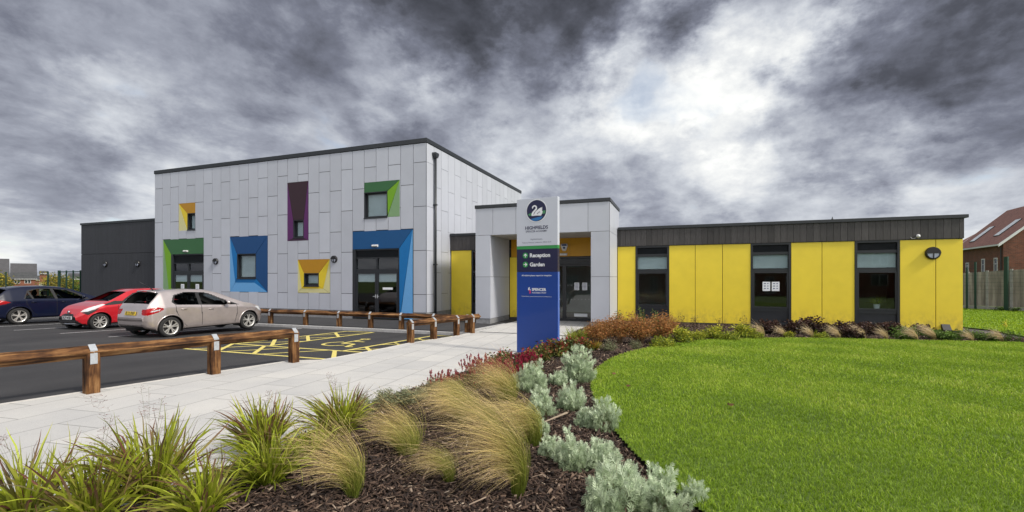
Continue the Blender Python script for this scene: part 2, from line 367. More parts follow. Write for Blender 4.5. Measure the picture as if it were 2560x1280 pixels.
# brick, tiles
def brickwork(name, c1, c2, mortar, sc=1.0, horizontal='x', rz=0):
    m, nt, b = nodes(name); b.inputs['Roughness'].default_value = .85
    p = N(nt, 'ShaderNodeTexCoord').outputs['Object']; s = N(nt, 'ShaderNodeSeparateXYZ', ins={0: p})
    h = mathn(nt, 'ADD', s.outputs[0], s.outputs[1])
    v = N(nt, 'ShaderNodeCombineXYZ', ins={0: h, 1: s.outputs[2], 2: 0}).outputs[0]
    br = N(nt, 'ShaderNodeTexBrick', ins={'Vector': v, 'Color1': (*c1, 1), 'Color2': (*c2, 1), 'Mortar': (*mortar, 1), 'Scale': 1.0, 'Mortar Size': .008, 'Brick Width': .225 * sc, 'Row Height': .075 * sc})
    n = noise(nt, p, 1.5, 5, .6)
    c = N(nt, 'ShaderNodeVectorMath', operation='MULTIPLY', ins={0: br.outputs[0], 1: ramp(nt, n.outputs[0], [(.3, (.75, .75, .75)), (.7, (1.2, 1.2, 1.2))])}).outputs[0]
    nt.links.new(c, b.inputs['Base Color'])
brickwork('brick', (.20, .060, .034), (.115, .038, .026), (.16, .11, .09)); brickwork('brick_far', (.30, .10, .055), (.20, .07, .045), (.2, .12, .09), 2)
def tiles(name, c1, c2, row, wid):
    m, nt, b = nodes(name); b.inputs['Roughness'].default_value = .8
    uv = N(nt, 'ShaderNodeUVMap').outputs[0]
    br = N(nt, 'ShaderNodeTexBrick', ins={'Vector': uv, 'Color1': (*c1, 1), 'Color2': (*c2, 1), 'Mortar': (*[x * .35 for x in c1], 1), 'Scale': 1.0, 'Mortar Size': .012, 'Brick Width': wid, 'Row Height': row})
    nt.links.new(br.outputs[0], b.inputs['Base Color']); bump(nt, b, br.outputs[1], -.6, .03)
tiles('tile_red', (.36, .17, .13), (.26, .125, .10), .17, .17); tiles('slate', (.075, .075, .082), (.058, .058, .064), .3, .3)
simple('white_paint', (.72, .72, .74), .5, var=.03); simple('cream_render', (.55, .52, .42), .8)
simple('fence_wood', (.29, .255, .22), .85, var=.35, vscale=7, stretch=(1, 1, .12), rnd=.25); simple('concrete_post', (.34, .33, .31), .85, var=.15)
simple('green_metal', (.012, .045, .030), .5); simple('painted_sky_pane', (.72, .75, .78), .5)  # rooflight pane: sky reflection put into its pale matt colour
# ------------------------------------------------------------------ ground, car park, paving, bed and lawn
def grid_sheet(name, poly, step, zf, mat, kind='structure', label=None, jitter=0, kinda=None):
    P = np.asarray([p[:2] for p in poly], float)
    xs = np.arange(P[:, 0].min(), P[:, 0].max() + step, step); ys = np.arange(P[:, 1].min(), P[:, 1].max() + step, step)
    gx, gy = np.meshgrid(xs, ys, indexing='ij'); cx, cy = gx[:-1, :-1] + step / 2, gy[:-1, :-1] + step / 2
    ok = inside(P, cx, cy)
    idx = np.arange(gx.size).reshape(gx.shape)
    F = np.stack([idx[:-1, :-1], idx[1:, :-1], idx[1:, 1:], idx[:-1, 1:]], -1)[ok]
    used = np.unique(F); remap = np.full(gx.size, -1); remap[used] = np.arange(len(used))
    x = gx.ravel()[used]; y = gy.ravel()[used]
    V = np.stack([x, y, zf(x, y)], -1)
    o = link(name, fast_mesh(name, V, remap[F], mat, smooth=True)); tag(o, label, None, None, kind); return o
def poly_sheet(name, poly, zf, mat, breaks=(14.,), kind='structure', label=None):
    bm = bmesh.new(); vs = [bm.verts.new((p[0], p[1], 0)) for p in poly]; bm.faces.new(vs)
    for y in breaks:
        bmesh.ops.bisect_plane(bm, geom=bm.verts[:] + bm.edges[:] + bm.faces[:], plane_co=(0, y, 0), plane_no=(0, 1, 0))
    bmesh.ops.triangulate(bm, faces=bm.faces[:])
    for v in bm.verts: v.co.z = zf(v.co.x, v.co.y)
    bmesh.ops.recalc_face_normals(bm, faces=bm.faces[:])
    me = bpy.data.meshes.new(name); bm.to_mesh(me); bm.free(); me.materials.append(MAT[mat])
    if me.polygons[0].normal.z < 0: me.flip_normals()
    o = link(name, me); tag(o, label, None, None, kind); return o
# far ground falls away behind the car park (the houses there stand lower)
xs = np.concatenate([np.linspace(-900, -60, 12), np.linspace(-50, 60, 23), np.linspace(80, 900, 12)]); ys = np.concatenate([np.linspace(-300, -20, 8), np.linspace(-10, 110, 25), np.linspace(130, 1500, 14)])
gx, gy = np.meshgrid(xs, ys, indexing='ij'); idx = np.arange(gx.size).reshape(gx.shape)
F = np.stack([idx[:-1, :-1], idx[1:, :-1], idx[1:, 1:], idx[:-1, 1:]], -1).reshape(-1, 4)
fall = np.clip((gy + np.maximum(0, -gx - 30) * .5 - 32) * .05, 0, 3.4) * np.clip((8 - gx) / 30, 0, 1)
V = np.stack([gx, gy, -.32 - fall], -1).reshape(-1, 3)
o = link('ground', fast_mesh('ground', V, F, 'rough_ground', smooth=True)); tag(o, None, None, None, 'structure')

EDGE = [(-8.6, -3), (-8.03, 3.17), (-7.40, 7.07), (-7.10, 7.30), (-6.88, 7.42), (-6.82, 8.4), (-6.79, 9.49), (-6.81, 10.53), (-6.62, 11.7), (-6.48, 12.66)]
poly_sheet('car_park', [(-70, -3)] + [(x - .0, y) for x, y in EDGE] + [(-6.40, 13.6), (-70, 13.6)], lambda x, y: float(cz(y)), 'asphalt')
poly_sheet('yard', [(-70, 13.6), (-27.0, 13.6), (-27.0, 16.4), (-34.6, 16.4), (-34.6, 30), (-70, 30)], lambda x, y: -.09, 'asphalt')
poly_sheet('footpath', [(-30, 13.72), (-6.95, 13.72), (-6.55, 16.87), (-6.6, 19.0), (-10.0, 19.0), (-10.0, 16.95), (-30, 16.95)], lambda x, y: -.004, 'asphalt_path')
# bed edge along the paving, from the foreground to the porch
BED_EDGE = [gpt(*p)[:2] for p in [(150, 1330), (330, 1285), (520, 1200), (680, 1130), (800, 1080), (900, 1035), (1010, 988), (1160, 936), (1240, 905), (1290, 888), (1395, 868), (1418, 850), (1440, 832), (1475, 815), (1530, 806)]]
PAVE = EDGE + [(-6.48, 13.75), (-6.5, 19.0), (-1.0, 19.0), (1.5, 15.5), (2.5, 8), (1.5, 3), (.9, -3)]
poly_sheet('paving', PAVE, lambda x, y: float(gz(y)) + .004, 'paving')
mb = MB(); E2 = [Vector((x, y, 0)) for x, y in EDGE + [(-6.48, 13.6)]]
for a, b2 in zip(E2[:-1], E2[1:]):                     # flush concrete edging with a joint every 0.9 m
    d = (b2 - a).normalized(); n = Vector((d.y, -d.x, 0)) * .05; L = (b2 - a).length; k = max(1, round(L / .9))
    for i in range(k):
        p, q = a + d * (L * i / k + .003), a + d * (L * (i + 1) / k - .003)
        mb.cr = random.random()
        vs = [(w_.x, w_.y, float(gz(w_.y)) + z) for z in (-.15, .010) for w_ in (p - n * .2, q - n * .2, q + n, p + n)]
        mb.add(vs, [(4, 5, 6, 7), (0, 1, 5, 4), (1, 2, 6, 5), (2, 3, 7, 6), (3, 0, 4, 7)])
tag(mb.build('kerb_edging', 'edging'), kind='structure')
mb = MB(); x = -40.
while x < -6.6:
    mb.cr = random.random(); x1 = min(x + .914, -6.5); mb.box(x + .003, x1 - .003, 13.58, 13.72, -.2, .012); x = x1
a, b2 = Vector((-6.98, 13.72, 0)), Vector((-6.58, 17.0, 0)); d = (b2 - a); L = d.length; d.normalize(); n = Vector((d.y, -d.x, 0)) * .14
for i in range(4):
    p, q = a + d * (L * i / 4 + .003), a + d * (L * (i + 1) / 4 - .003); mb.cr = random.random()
    mb.add([(w_.x, w_.y, z) for z in (-.15, .014) for w_ in (p, q, q + n, p + n)], [(4, 5, 6, 7), (0, 1, 5, 4), (1, 2, 6, 5), (2, 3, 7, 6), (3, 0, 4, 7)])
tag(mb.build('kerb', 'kerb', bevel=.012), kind='structure')
# threshold drain across the paving in front of the porch
mb = MB(); mb.box(-6.3, -1.9, 14.02, 14.10, .0, .012); tag(mb.build('drain_channel', 'trim_dark'), 'narrow dark drain slot crossing the pale paving before the porch', 'drain')

LAWN = smoothpoly([gpt(*p)[:2] for p in [(1790, 1330), (1700, 1262), (1600, 1170), (1545, 1105), (1508, 1050), (1480, 1000), (1474, 955), (1495, 925), (1545, 897), (1631, 874), (1739, 857.5), (1830, 853), (1920, 852), (2100, 853), (2300, 857), (2560, 864)]], 2)
LAWN_ALL = [(.9, -1.5)] + LAWN + [(11.5, 16.9), (13.5, 15), (13, -1.5)]
BED = [(-2.7, -1.6)] + [(-2.2, 2.0)] + list(BED_EDGE) + [(-2.36, 16.9), (-2.36, 19.02), (8.7, 19.02), (9.25, 18.2), (10.3, 16.9), (13.5, 15), (13, -1.6)]
def bedz(x, y):
    z = gz(y) + .022
    return z + .03 * np.sin(x * 1.7 + y * .9) ** 2 + .008 * np.sin(x * 9 + 3 * np.sin(y * 7)) * np.sin(y * 8)
def bz(x, y): return float(bedz(np.array(x), np.array(y)))
grid_sheet('flower_bed', BED, .10, bedz, 'soil')
def lawnz(x, y): return gz(y) + .072 + .008 * np.sin(x * 1.3) * np.sin(y * 1.1)
grid_sheet('lawn', LAWN_ALL, .035, lawnz, 'turf')
FAR = [gpt(*p)[:2] for p in [(2400, 820), (2474, 828), (2560, 845)]]
poly_sheet('path', [(8.9, 40), (8.6, 19.0), (8.85, 18.5), (9.4, 17.2), (11, 15.6), (17, 10), (30, 10), (30, 40)], lambda x, y: .012, 'path_grey')
poly_sheet('far_lawn', [tuple(FAR[0] + np.array([-.25, 20])), tuple(FAR[0]), tuple(FAR[1]), tuple(FAR[2]), (14.5, 15.5), (20, 12), (45, 12), (45, 60), (12, 60)], lambda x, y: .05, 'turf_far')

def blades(name, X, Y, Z, h, w, lean, mat, segs=2, tint_off=None):
    """grass blades as tapering strips standing on given points"""
    n = len(X); th = rng.uniform(0, 2 * np.pi, n); ph = rng.uniform(0, 2 * np.pi, n)
    side = np.stack([np.cos(th), np.sin(th), np.zeros(n)], -1) * (w * .5)[:, None]
    ln = np.stack([np.cos(ph), np.sin(ph), np.zeros(n)], -1) * (lean * h)[:, None]
    base = np.stack([X, Y, Z], -1); up = np.array([0, 0, 1.])
    mid = base + ln * .3 + up * (h * .6)[:, None]; tip = base + ln + up * (h * (1 - .25 * lean))[:, None]
    V = np.stack([base - side, base + side, mid - side * .8, mid + side * .8, tip], 1).reshape(-1, 3)
    k = np.arange(n)[:, None] * 5
    F = np.concatenate([k + np.array([0, 1, 3]), k + np.array([0, 3, 2]), k + np.array([2, 3, 4])], 0)
    r = rng.random(n); t0 = np.zeros(n) if tint_off is None else tint_off
    tint = np.stack([t0, t0, t0 + .45, t0 + .45, t0 + .8], -1).ravel()
    return fast_mesh(name, V, F, mat, {'tint': np.clip(tint, 0, 1), 'rnd': np.repeat(r, 5)})
def scatter(poly, dens_of_d, zf, maxd=99):
    P = np.asarray([p[:2] for p in poly]); x0, x1, y0, y1 = P[:, 0].min(), P[:, 0].max(), P[:, 1].min(), P[:, 1].max()
    dmax = dens_of_d(np.array([0.]))[0]; n = int((x1 - x0) * (y1 - y0) * dmax)
    X = rng.uniform(x0, x1, n); Y = rng.uniform(y0, y1, n)
    d = X * FA[1] + Y * FB[1]; lat = X * FA[0] + Y * FB[0]
    keep = (rng.random(n) < dens_of_d(np.hypot(X, Y)) / dmax) & (np.abs(lat) < 1.3 * d + 3.6) & (d < maxd)
    X, Y = X[keep], Y[keep]; ok = inside(P, X, Y); return X[ok], Y[ok]
X, Y = scatter(LAWN_ALL, lambda d: np.where(d < 5.5, 6500, np.where(d < 9, 3600, 1900)).astype(float), lawnz)
D = np.hypot(X, Y)
patch = np.array([mnoise.noise(Vector((x * .9, y * .9, 3.3))) for x, y in zip(X[::1], Y[::1])]) if len(X) < 500000 else np.zeros(len(X))
fine_p = np.array([mnoise.noise(Vector((x * 5, y * 5, 1.3))) for x, y in zip(X, Y)])
h = rng.uniform(.030, .052, len(X)) * (1 + .15 * fine_p + .2 * patch) * np.where(D < 5.5, 1, np.where(D < 9, 1.1, 1.2))
wd = np.where(D < 5.5, .0036, np.where(D < 9, .0052, .008)) * rng.uniform(.7, 1.3, len(X))
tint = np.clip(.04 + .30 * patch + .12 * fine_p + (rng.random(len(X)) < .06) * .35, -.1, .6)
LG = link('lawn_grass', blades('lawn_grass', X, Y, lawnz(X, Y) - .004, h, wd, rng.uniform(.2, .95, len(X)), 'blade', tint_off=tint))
tag(LG, 'short bright green mown grass blades covering the curved lawn', 'grass', None, 'stuff')
FL = [tuple(FAR[0]), tuple(FAR[1]), tuple(FAR[2]), (14.5, 15.5), (20, 12), (32, 16), (26, 34), (12, 34)]
X, Y = scatter(FL, lambda d: np.full(d.shape, 200.), None)
LF = link('far_grass', blades('far_grass', X, Y, np.full(len(X), .045), rng.uniform(.05, .1, len(X)), rng.uniform(.02, .04, len(X)), rng.uniform(.2, .9, len(X)), 'blade', tint_off=rng.uniform(-.05, .15, len(X))))
tag(LF, 'darker green grass of the lawn beyond the grey path', 'grass', None, 'stuff')

# bark mulch: loose chips
def chips(poly, dens, name):
    X, Y = scatter(poly, dens, None); n = len(X)
    keep = ~inside(LAWN_ALL, X, Y); X, Y = X[keep], Y[keep]; n = len(X)
    L = rng.gamma(2.4, .016, n) + .012; W = np.minimum(L * .8, rng.uniform(.005, .022, n)); T = rng.uniform(.002, .006, n)
    far = np.clip(np.hypot(X, Y) / 6, 1, 1.7); L *= far; W *= far; T *= far
    yaw = rng.uniform(0, 2 * np.pi, n); pit = rng.normal(0, .32, n); rol = rng.normal(0, .5, n)
    cy, sy, cp, sp_, cr, sr = np.cos(yaw), np.sin(yaw), np.cos(pit), np.sin(pit), np.cos(rol), np.sin(rol)
    ex = np.stack([cy * cp, sy * cp, sp_], -1); ey0 = np.stack([-sy, cy, 0 * sy], -1); ez0 = np.cross(ex, ey0)
    ey = ey0 * cr[:, None] + ez0 * sr[:, None]; ez = np.cross(ex, ey)
    C = np.stack([X, Y, bedz(X, Y) + rng.uniform(.0, .035, n)], -1)
    cs = []
    for sx, syy, sz in [(-1, -1, -1), (1, -.6, -1), (1, .6, -1), (-1, 1, -1), (-1, -1, 1), (1, -.6, 1), (1, .6, 1), (-1, 1, 1)]:
        cs.append(C + ex * (sx * L / 2)[:, None] + ey * (syy * W / 2)[:, None] + ez * (sz * T / 2)[:, None])
    V = np.stack(cs, 1).reshape(-1, 3); k = np.arange(n)[:, None, None] * 8
    F = (k + np.array([(4, 5, 6, 7), (3, 2, 1, 0), (0, 1, 5, 4), (1, 2, 6, 5), (2, 3, 7, 6), (3, 0, 4, 7)])[None]).reshape(-1, 4)
    r = np.clip(rng.beta(1.3, 2.1, n) + .0, 0, 1)
    o = link(name, fast_mesh(name, V, F, 'bark', None, {'rnd': np.repeat(r, 6)})); return o
tag(chips(BED, lambda d: np.where(d < 5, 2600, np.where(d < 9, 1300, 420)).astype(float), 'bark_mulch'), 'dark brown bark chips strewn over the planting bed', 'bark mulch', None, 'stuff')

# painted markings
def stripes(name, segs, w_, mat, label=None):
    mb = MB()
    for i, (p, q, *ww) in enumerate(segs):
        ww = ww[0] if ww else w_; p = Vector((p[0], p[1], 0)); q = Vector((q[0], q[1], 0)); d = (q - p).normalized(); n = Vector((-d.y, d.x, 0)) * ww / 2
        lift = .004 + (i % 5) * .0012
        mb.poly([(v.x, v.y, float(cz(v.y)) + lift) for v in (p - n, q - n, q + n, p + n)])
    o = mb.build(name, mat)
    for p in o.data.polygons:
        if p.normal.z < 0: o.data.flip_normals(); break
    return tag(o, label, None, None, 'structure')
stripes('parking_bay_lines', [((x, 8.62), (x, 13.45)) for x in (-13.4, -15.97, -18.38, -20.98, -23.32, -25.8)] + [((x, 8.62), (x, 13.45)) for x in (-28.3, -30.8, -33.2)], .09, 'paint_white')
Y0, Y1, YT = 7.74, 8.92, 13.25; seg = [((-13.7, Y0 - .05), (-7.0, Y0)), ((-13.7, Y1), (-7.62, Y1)), ((-13.7, Y0), (-13.7, Y1)), ((-11.15, Y1), (-11.1, YT)), ((-9.98, Y1), (-9.98, YT)), ((-11.1, YT), (-9.98, YT)), ((-7.62, Y1), (-7.58, YT)), ((-7.62, Y1), (-6.9, Y1 + .0)), ((-7.6, YT), (-6.6, YT)), ((-6.7, YT), (-6.78, 11))]
x = -13.5
while x < -7.2:
    seg.append(((x + 1.0, Y0), (x, Y1))); seg.append(((x + .12, Y0), (x + 1.0, Y1), .08)) if x + 1.0 < -7.2 else None; x += 1.13
for xa, xb in ((-11.12, -9.98), (-7.6, -6.84)):
    y = Y1 + .1
    while y < YT - .9: seg.append(((xb, y), (xa, y + (xb - xa)))); seg.append(((xa, y + .1), (xb, y + (xb - xa)), .08)); y += 1.25
stripes('hatched_bay_markings', seg, .10, 'paint_yellow')
# wheelchair symbol painted in the accessible bay
def sym(path, w_): return [(path[i], path[i + 1], w_) for i in range(len(path) - 1)]
cxs, cys = -8.72, 10.1; pts = []
arc = [(cxs + .42 * math.cos(t), cys + .48 * math.sin(t)) for t in np.linspace(R(75), R(-205 + 20), 15)]
arc = [(cxs - .40 * math.cos(t) * 1.0, cys + .46 * math.sin(t)) for t in np.linspace(R(60), R(-150), 15)]
sgs = sym([(cxs - .1, cys + 1.0), (cxs - .02, cys + .12), (cxs + .42, cys + .08), (cxs + .62, cys - .5), (cxs + .78, cys - .42)], .10) + sym([(cxs - .08, cys + .62), (cxs + .34, cys + .60)], .09) + sym(arc, .09) + sym([(cxs - .1 + .12 * math.cos(t), cys + 1.22 + .12 * math.sin(t)) for t in np.linspace(0, 2 * math.pi, 10)], .09)
stripes('wheelchair_symbol_marking', sgs, .1, 'paint_yellow')
# ------------------------------------------------------------------ school buildings
YH, XH0, XH1, ZH = 16.88, -27.23, -10.04, 7.78         # hall front plane, ends, roof
YW, YC, XC0, XC1 = 19.05, 16.84, -7.73, -2.36           # classroom wing plane; porch
def rect_minus(r, cuts):
    out = [r]
    for c in cuts:
        nxt = []
        for a in out:
            if c[0] >= a[1] - 1e-6 or c[1] <= a[0] + 1e-6 or c[2] >= a[3] - 1e-6 or c[3] <= a[2] + 1e-6: nxt.append(a); continue
            x0, x1, z0, z1 = a
            if c[2] > z0: nxt.append((x0, x1, z0, c[2]))
            if c[3] < z1: nxt.append((x0, x1, c[3], z1))
            zz0, zz1 = max(z0, c[2]), min(z1, c[3])
            if c[0] > x0: nxt.append((x0, c[0], zz0, zz1))
            if c[1] < x1: nxt.append((c[1], x1, zz0, zz1))
        out = nxt
    return [a for a in out if a[1] - a[0] > .03 and a[3] - a[2] > .03]
def hx(px): return on_y(px, 0, YH)[0]
def hz(px, py): return on_y(px, py, YH)[1]
# coloured window surrounds of the hall: rectangle, then its folded pieces as fractions of it
def H(p): return on_y(p[0], p[1], YH)
SUR = []
def surround(x0, x1, ztop, zbot): SUR.append((hx(x0), hx(x1), zbot, ztop)); return SUR[-1]
s_small = surround(446.9, 488.3, hz(467, 507.5), hz(467, 576))
s_green = surround(407.8, 509.4, hz(458, 597.3), 0.0)
s_blue = surround(574.8, 668.7, hz(622, 590.6), hz(622, 729.8))
s_purp = surround(718.3, 770, hz(744, 454.5), hz(744, 602))
s_yel = surround(744.3, 824.5, hz(784, 648.2), hz(784, 732))
s_gr2 = surround(910.2, 999.4, hz(955, 453), hz(955, 543.5))
s_door = surround(881.2, 1031.3, hz(956, 576), 0.0)

hall = thing('hall_building', 'tall flat-roofed hall clad in staggered pale grey panels with coloured window surrounds', 'building', ((XH0 + XH1) / 2, YH, 0))
WW = (XH1 - XH0) / 27
mb = MB()
for c in range(27):
    x0, x1 = XH0 + c * WW + .011, XH0 + (c + 1) * WW - .011
    js = [.35, 1.13, 3.01, 4.89, 6.77, ZH - .2] if c % 2 == 0 else [.35, 2.07, 3.95, 5.84, ZH - .2]
    for z0, z1 in zip(js[:-1], js[1:]):
        mb.cr = random.random()
        for a in rect_minus((x0, x1, z0 + .011, z1 - .011), SUR): mb.box(a[0], a[1], YH, YH + .03, a[2], a[3])
wd = 12.4; n = 19; ws = wd / n
for c in range(n):
    y0, y1 = YH + c * ws + (.036 if c == 0 else .007), YH + (c + 1) * ws - .012
    js = [.35, 1.13, 3.01, 4.89, 6.77, ZH - .2] if c % 2 == 0 else [.35, 2.07, 3.95, 5.84, ZH - .2]
    for z0, z1 in zip(js[:-1], js[1:]): mb.cr = random.random(); mb.box(XH1 - .03, XH1, y0, y1, z0 + .007, z1 - .007)
mb.build('cladding', 'panel_white', hall)
mb = MB()                                                # dark sheathing seen in the joints, with openings at the windows
for a in rect_minus((XH0 + .01, XH1 - .04, .05, ZH - .1), SUR): mb.box(a[0], a[1], YH + .034, YH + .30, a[2], a[3])
mb.box(XH1 - .30, XH1 - .034, YH + .31, YH + wd, .05, ZH - .1); mb.box(XH0 + .01, XH0 + .30, YH + .31, YH + wd, .05, ZH - .1)
mb.box(XH0 + .31, XH1 - .31, YH + wd - .3, YH + wd - .01, .05, ZH - .1)
mb.build('wall', 'panel_back', hall)
mb = MB(); P0 = [(XH0 + .02, s_green[0]), (s_green[1], s_door[0]), (s_door[1], XH1 - .02)]
for a, b2 in P0: mb.box(a, b2, YH + .012, YH + .033, -.1, .345)
mb.box(XH1 - .033, XH1 - .012, YH + .034, YH + wd, -.1, .345); mb.build('plinth', 'plinth', hall)
mb = MB(); mb.box(XH0 - .03, XH1 + .03, YH - .03, YH + wd, ZH - .19, ZH); mb.build('parapet_capping', 'trim_dark', hall, bevel=.008)
mb = MB(); mb.box(XH1 - .004, XH1 + .004, YH - .004, YH + .005, .35, ZH - .2); mb.build('corner_trim', 'trim_dark', hall)
mb = MB(); mb.box(XH0 + .4, XH1 - .4, YH + 5, YH + 5.1, .02, ZH - .3); mb.box(XH0 + .4, XH1 - .4, YH + .35, YH + 5, .0, .05); mb.build('interior', 'room_dark', hall)

def pane_box(mb, x0, x1, y, z0, z1): mb.box(x0, x1, y, y + .012, z0, z1)
def frame_bars(mb, x0, x1, z0, z1, y0, y1, t):
    mb.box(x0, x0 + t, y0, y1, z0, z1); mb.box(x1 - t, x1, y0, y1, z0, z1); mb.box(x0 + t, x1 - t, y0, y1, z0, z0 + t); mb.box(x0 + t, x1 - t, y0, y1, z1 - t, z1)
def fold(parent, pieces):
    """flat coloured sheets meeting at fine dark joints"""
    for name, mat, pts in pieces:
        c = (sum(p[0] for p in pts) / len(pts), sum(p[1] for p in pts) / len(pts))
        q = []
        for p in pts:
            d = Vector((c[0] - p[0], c[1] - p[1])); q.append((p[0] + d.x / max(d.length, .01) * .010, p[1] + d.y / max(d.length, .01) * .010))
        mb = MB(); mb.prism(q, 'y', YH + .002, YH + .03); o = mb.build(name, mat, parent)
def window_unit(x0, x1, z0, z1, blind_to=None, dep=.16, mull=None):
    """dark aluminium window set back in the wall: reveal, frame, glass, blind"""
    mb = MB(); t = .055
    frame_bars(mb, x0, x1, z0, z1, YH + .001, YH + dep, .035)
    w_ = mb.build('window', 'frame_dark', hall)
    mb = MB(); frame_bars(mb, x0 + .036, x1 - .036, z0 + .036, z1 - .036, YH + dep - .05, YH + dep + .02, t); mb.build('frame', 'frame_dark', w_)
    mb = MB(); pane_box(mb, x0 + .08, x1 - .08, YH + dep - .01, z0 + .08, z1 - .08); mb.build('pane', 'glass', w_)
    if blind_to is not None:
        mb = MB(); mb.box(x0 + .09, x1 - .09, YH + dep + .03, YH + dep + .04, z0 + .09 + (z1 - z0 - .18) * (1 - blind_to), z1 - .09); mb.build('blind', 'blind', w_)
    mb = MB(); mb.box(x0 - .01, x1 + .01, YH - .03, YH, z0 - .03, z0); mb.build('sill', 'frame_dark', w_)
    return w_
def inner(x0, x1, yt, yb, pxm): return hx(x0), hx(x1), hz(pxm, yb), hz(pxm, yt)
# small orange and yellow one, upper left
x0, x1, z0, z1 = s_small; i = inner(468.3, 488.3, 533, 576, 478)
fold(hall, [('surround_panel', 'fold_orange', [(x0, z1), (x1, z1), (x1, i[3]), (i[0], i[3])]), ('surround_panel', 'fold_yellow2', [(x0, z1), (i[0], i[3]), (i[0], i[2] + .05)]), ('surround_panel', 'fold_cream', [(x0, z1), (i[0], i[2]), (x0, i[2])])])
window_unit(i[0], x1, i[2] + .03, i[3], 1.0)
# green door surround
x0, x1, z0, z1 = s_green; i = inner(427.5, 509.4, 635, 760, 468)
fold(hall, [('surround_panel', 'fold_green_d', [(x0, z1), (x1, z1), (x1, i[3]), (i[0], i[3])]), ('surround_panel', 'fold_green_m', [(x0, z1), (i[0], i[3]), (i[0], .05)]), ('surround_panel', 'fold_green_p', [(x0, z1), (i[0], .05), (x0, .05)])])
def double_door(x0, x1, zt, zleaf, zh, hang):
    """dark glazed double doors: louvre panel, two top lights, two leaves"""
    mb = MB(); y0, y1 = YH + .04, YH + .16
    mb.box(x0, x0 + .16, YH + .002, y1, 0, zt); mb.box(x1 - .07, x1, y0, y1, 0, zt); mb.box(x0 + .16, x1 - .07, y0, y1, zt - .06, zt)
    mb.box(x0 + .16, x1 - .07, y0, y1, zh - .05, zh); mb.box(x0 + .16, x1 - .07, y0, y1, zleaf, zleaf + .12)
    xm = (x0 + .16 + x1 - .07) / 2; mb.box(xm - .04, xm + .04, y0 + .002, y1 - .002, zleaf + .12, zh - .05)
    d = mb.build('door', 'frame_dark', hall)
    mb = MB(); zz = zh + .012
    while zz < zt - .09: mb.prism([(y0 + .03, zz), (y0 + .07, zz + .03), (y0 + .07, zz + .036), (y0 + .03, zz + .006)], 'x', x0 + .165, x1 - .075); zz += .045
    mb.box(x0 + .165, x1 - .075, y0 + .08, y0 + .09, zh, zt - .06); mb.build('louvre', 'frame_dark', d)
    for a, b2 in ((x0 + .17, xm - .05), (xm + .05, x1 - .08)):
        mb = MB(); pane_box(mb, a, b2, y0 + .05, zleaf + .12, zh - .05); mb.build('top_light', 'glass', d)
    for k, (a, b2) in enumerate(((x0 + .165, xm - .004), (xm + .004, x1 - .074))):
        mb = MB(); frame_bars(mb, a, b2, .03, zleaf - .004, y0 - .01, y0 + .05, .085); lf = mb.build('door_leaf', 'frame_dark', d)
        mb = MB(); pane_box(mb, a + .07, b2 - .07, y0 + .012, .10, zleaf - .07); mb.build('pane', 'glass', lf)
        mb = MB(); hxx = (b2 - .045 if k == 0 else a + .045); mb.tube([(hxx, y0 - .012, 1.02), (hxx, y0 - .06, 1.02), (hxx + (-.11 if k == 0 else .11), y0 - .06, 1.02)], .011); mb.box(hxx - .02, hxx + .02, y0 - .02, y0 - .011, .94, 1.10); mb.build('handle', 'galv', lf)
        if hang: mb = MB(); mb.box(a + .075, b2 - .075, y0 + .07, y0 + .08, zleaf - .46, zleaf - .07); mb.build('blind', 'blind', lf)
    return d
dg_ = double_door(i[0], x1, i[3], hz(468, 683), hz(468, 657), True)
zlf = hz(468, 683)
x0, x1, z0, z1 = s_blue; i = inner(592.4, 639.5, 634.5, 696.4, 616); k = .20
L_, R_, B_ = hx(588), hx(636), hz(616, 706.5)
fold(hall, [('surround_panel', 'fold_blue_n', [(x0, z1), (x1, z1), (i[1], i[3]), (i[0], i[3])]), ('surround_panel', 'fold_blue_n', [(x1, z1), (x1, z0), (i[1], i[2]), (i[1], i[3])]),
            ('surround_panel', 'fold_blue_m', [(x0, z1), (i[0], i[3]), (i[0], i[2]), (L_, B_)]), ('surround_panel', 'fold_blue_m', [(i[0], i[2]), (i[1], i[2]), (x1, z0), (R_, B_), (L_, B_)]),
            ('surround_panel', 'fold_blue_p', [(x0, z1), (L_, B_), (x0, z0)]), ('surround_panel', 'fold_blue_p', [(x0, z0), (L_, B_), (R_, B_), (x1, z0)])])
window_unit(i[0], i[1], i[2], i[3], 1.0)
x0, x1, z0, z1 = s_purp; i = inner(733, 759, 549.8, 594.4, 746)
fold(hall, [('surround_panel', 'fold_maroon', [(x0, z1), (x1, z1), (i[1], i[3]), (i[0], i[3])]), ('surround_panel', 'fold_purple', [(x0, z1), (i[0], i[3]), (i[0], i[2]), (x0, z0)]),
            ('surround_panel', 'fold_purple', [(x1, z1), (x1, z0), (i[1], i[2]), (i[1], i[3])]), ('surround_panel', 'fold_purple_d', [(x0, z0), (i[0], i[2]), (i[1], i[2]), (x1, z0)])])
window_unit(i[0], i[1], i[2], i[3], 1.0)
x0, x1, z0, z1 = s_yel; i = inner(759.8, 796.7, 683, 715.4, 778); L_, R_, B_ = hx(754), hx(808), hz(780, 721.5)
fold(hall, [('surround_panel', 'fold_orange', [(x0, z1), (x1, z1), (i[1], i[3]), (i[0], i[3])]), ('surround_panel', 'fold_yellow2', [(x0, z1), (i[0], i[3]), (i[0], i[2]), (L_, B_)]),
            ('surround_panel', 'fold_yellow2', [(x1, z1), (R_, B_), (i[1], i[2]), (i[1], i[3])]), ('surround_panel', 'fold_yellow2', [(L_, B_), (i[0], i[2]), (i[1], i[2]), (R_, B_)]),
            ('surround_panel', 'fold_cream', [(x0, z1), (L_, B_), (x0, z0)]), ('surround_panel', 'fold_cream', [(x1, z1), (x1, z0), (R_, B_)]), ('surround_panel', 'fold_cream', [(x0, z0), (L_, B_), (R_, B_), (x1, z0)])])
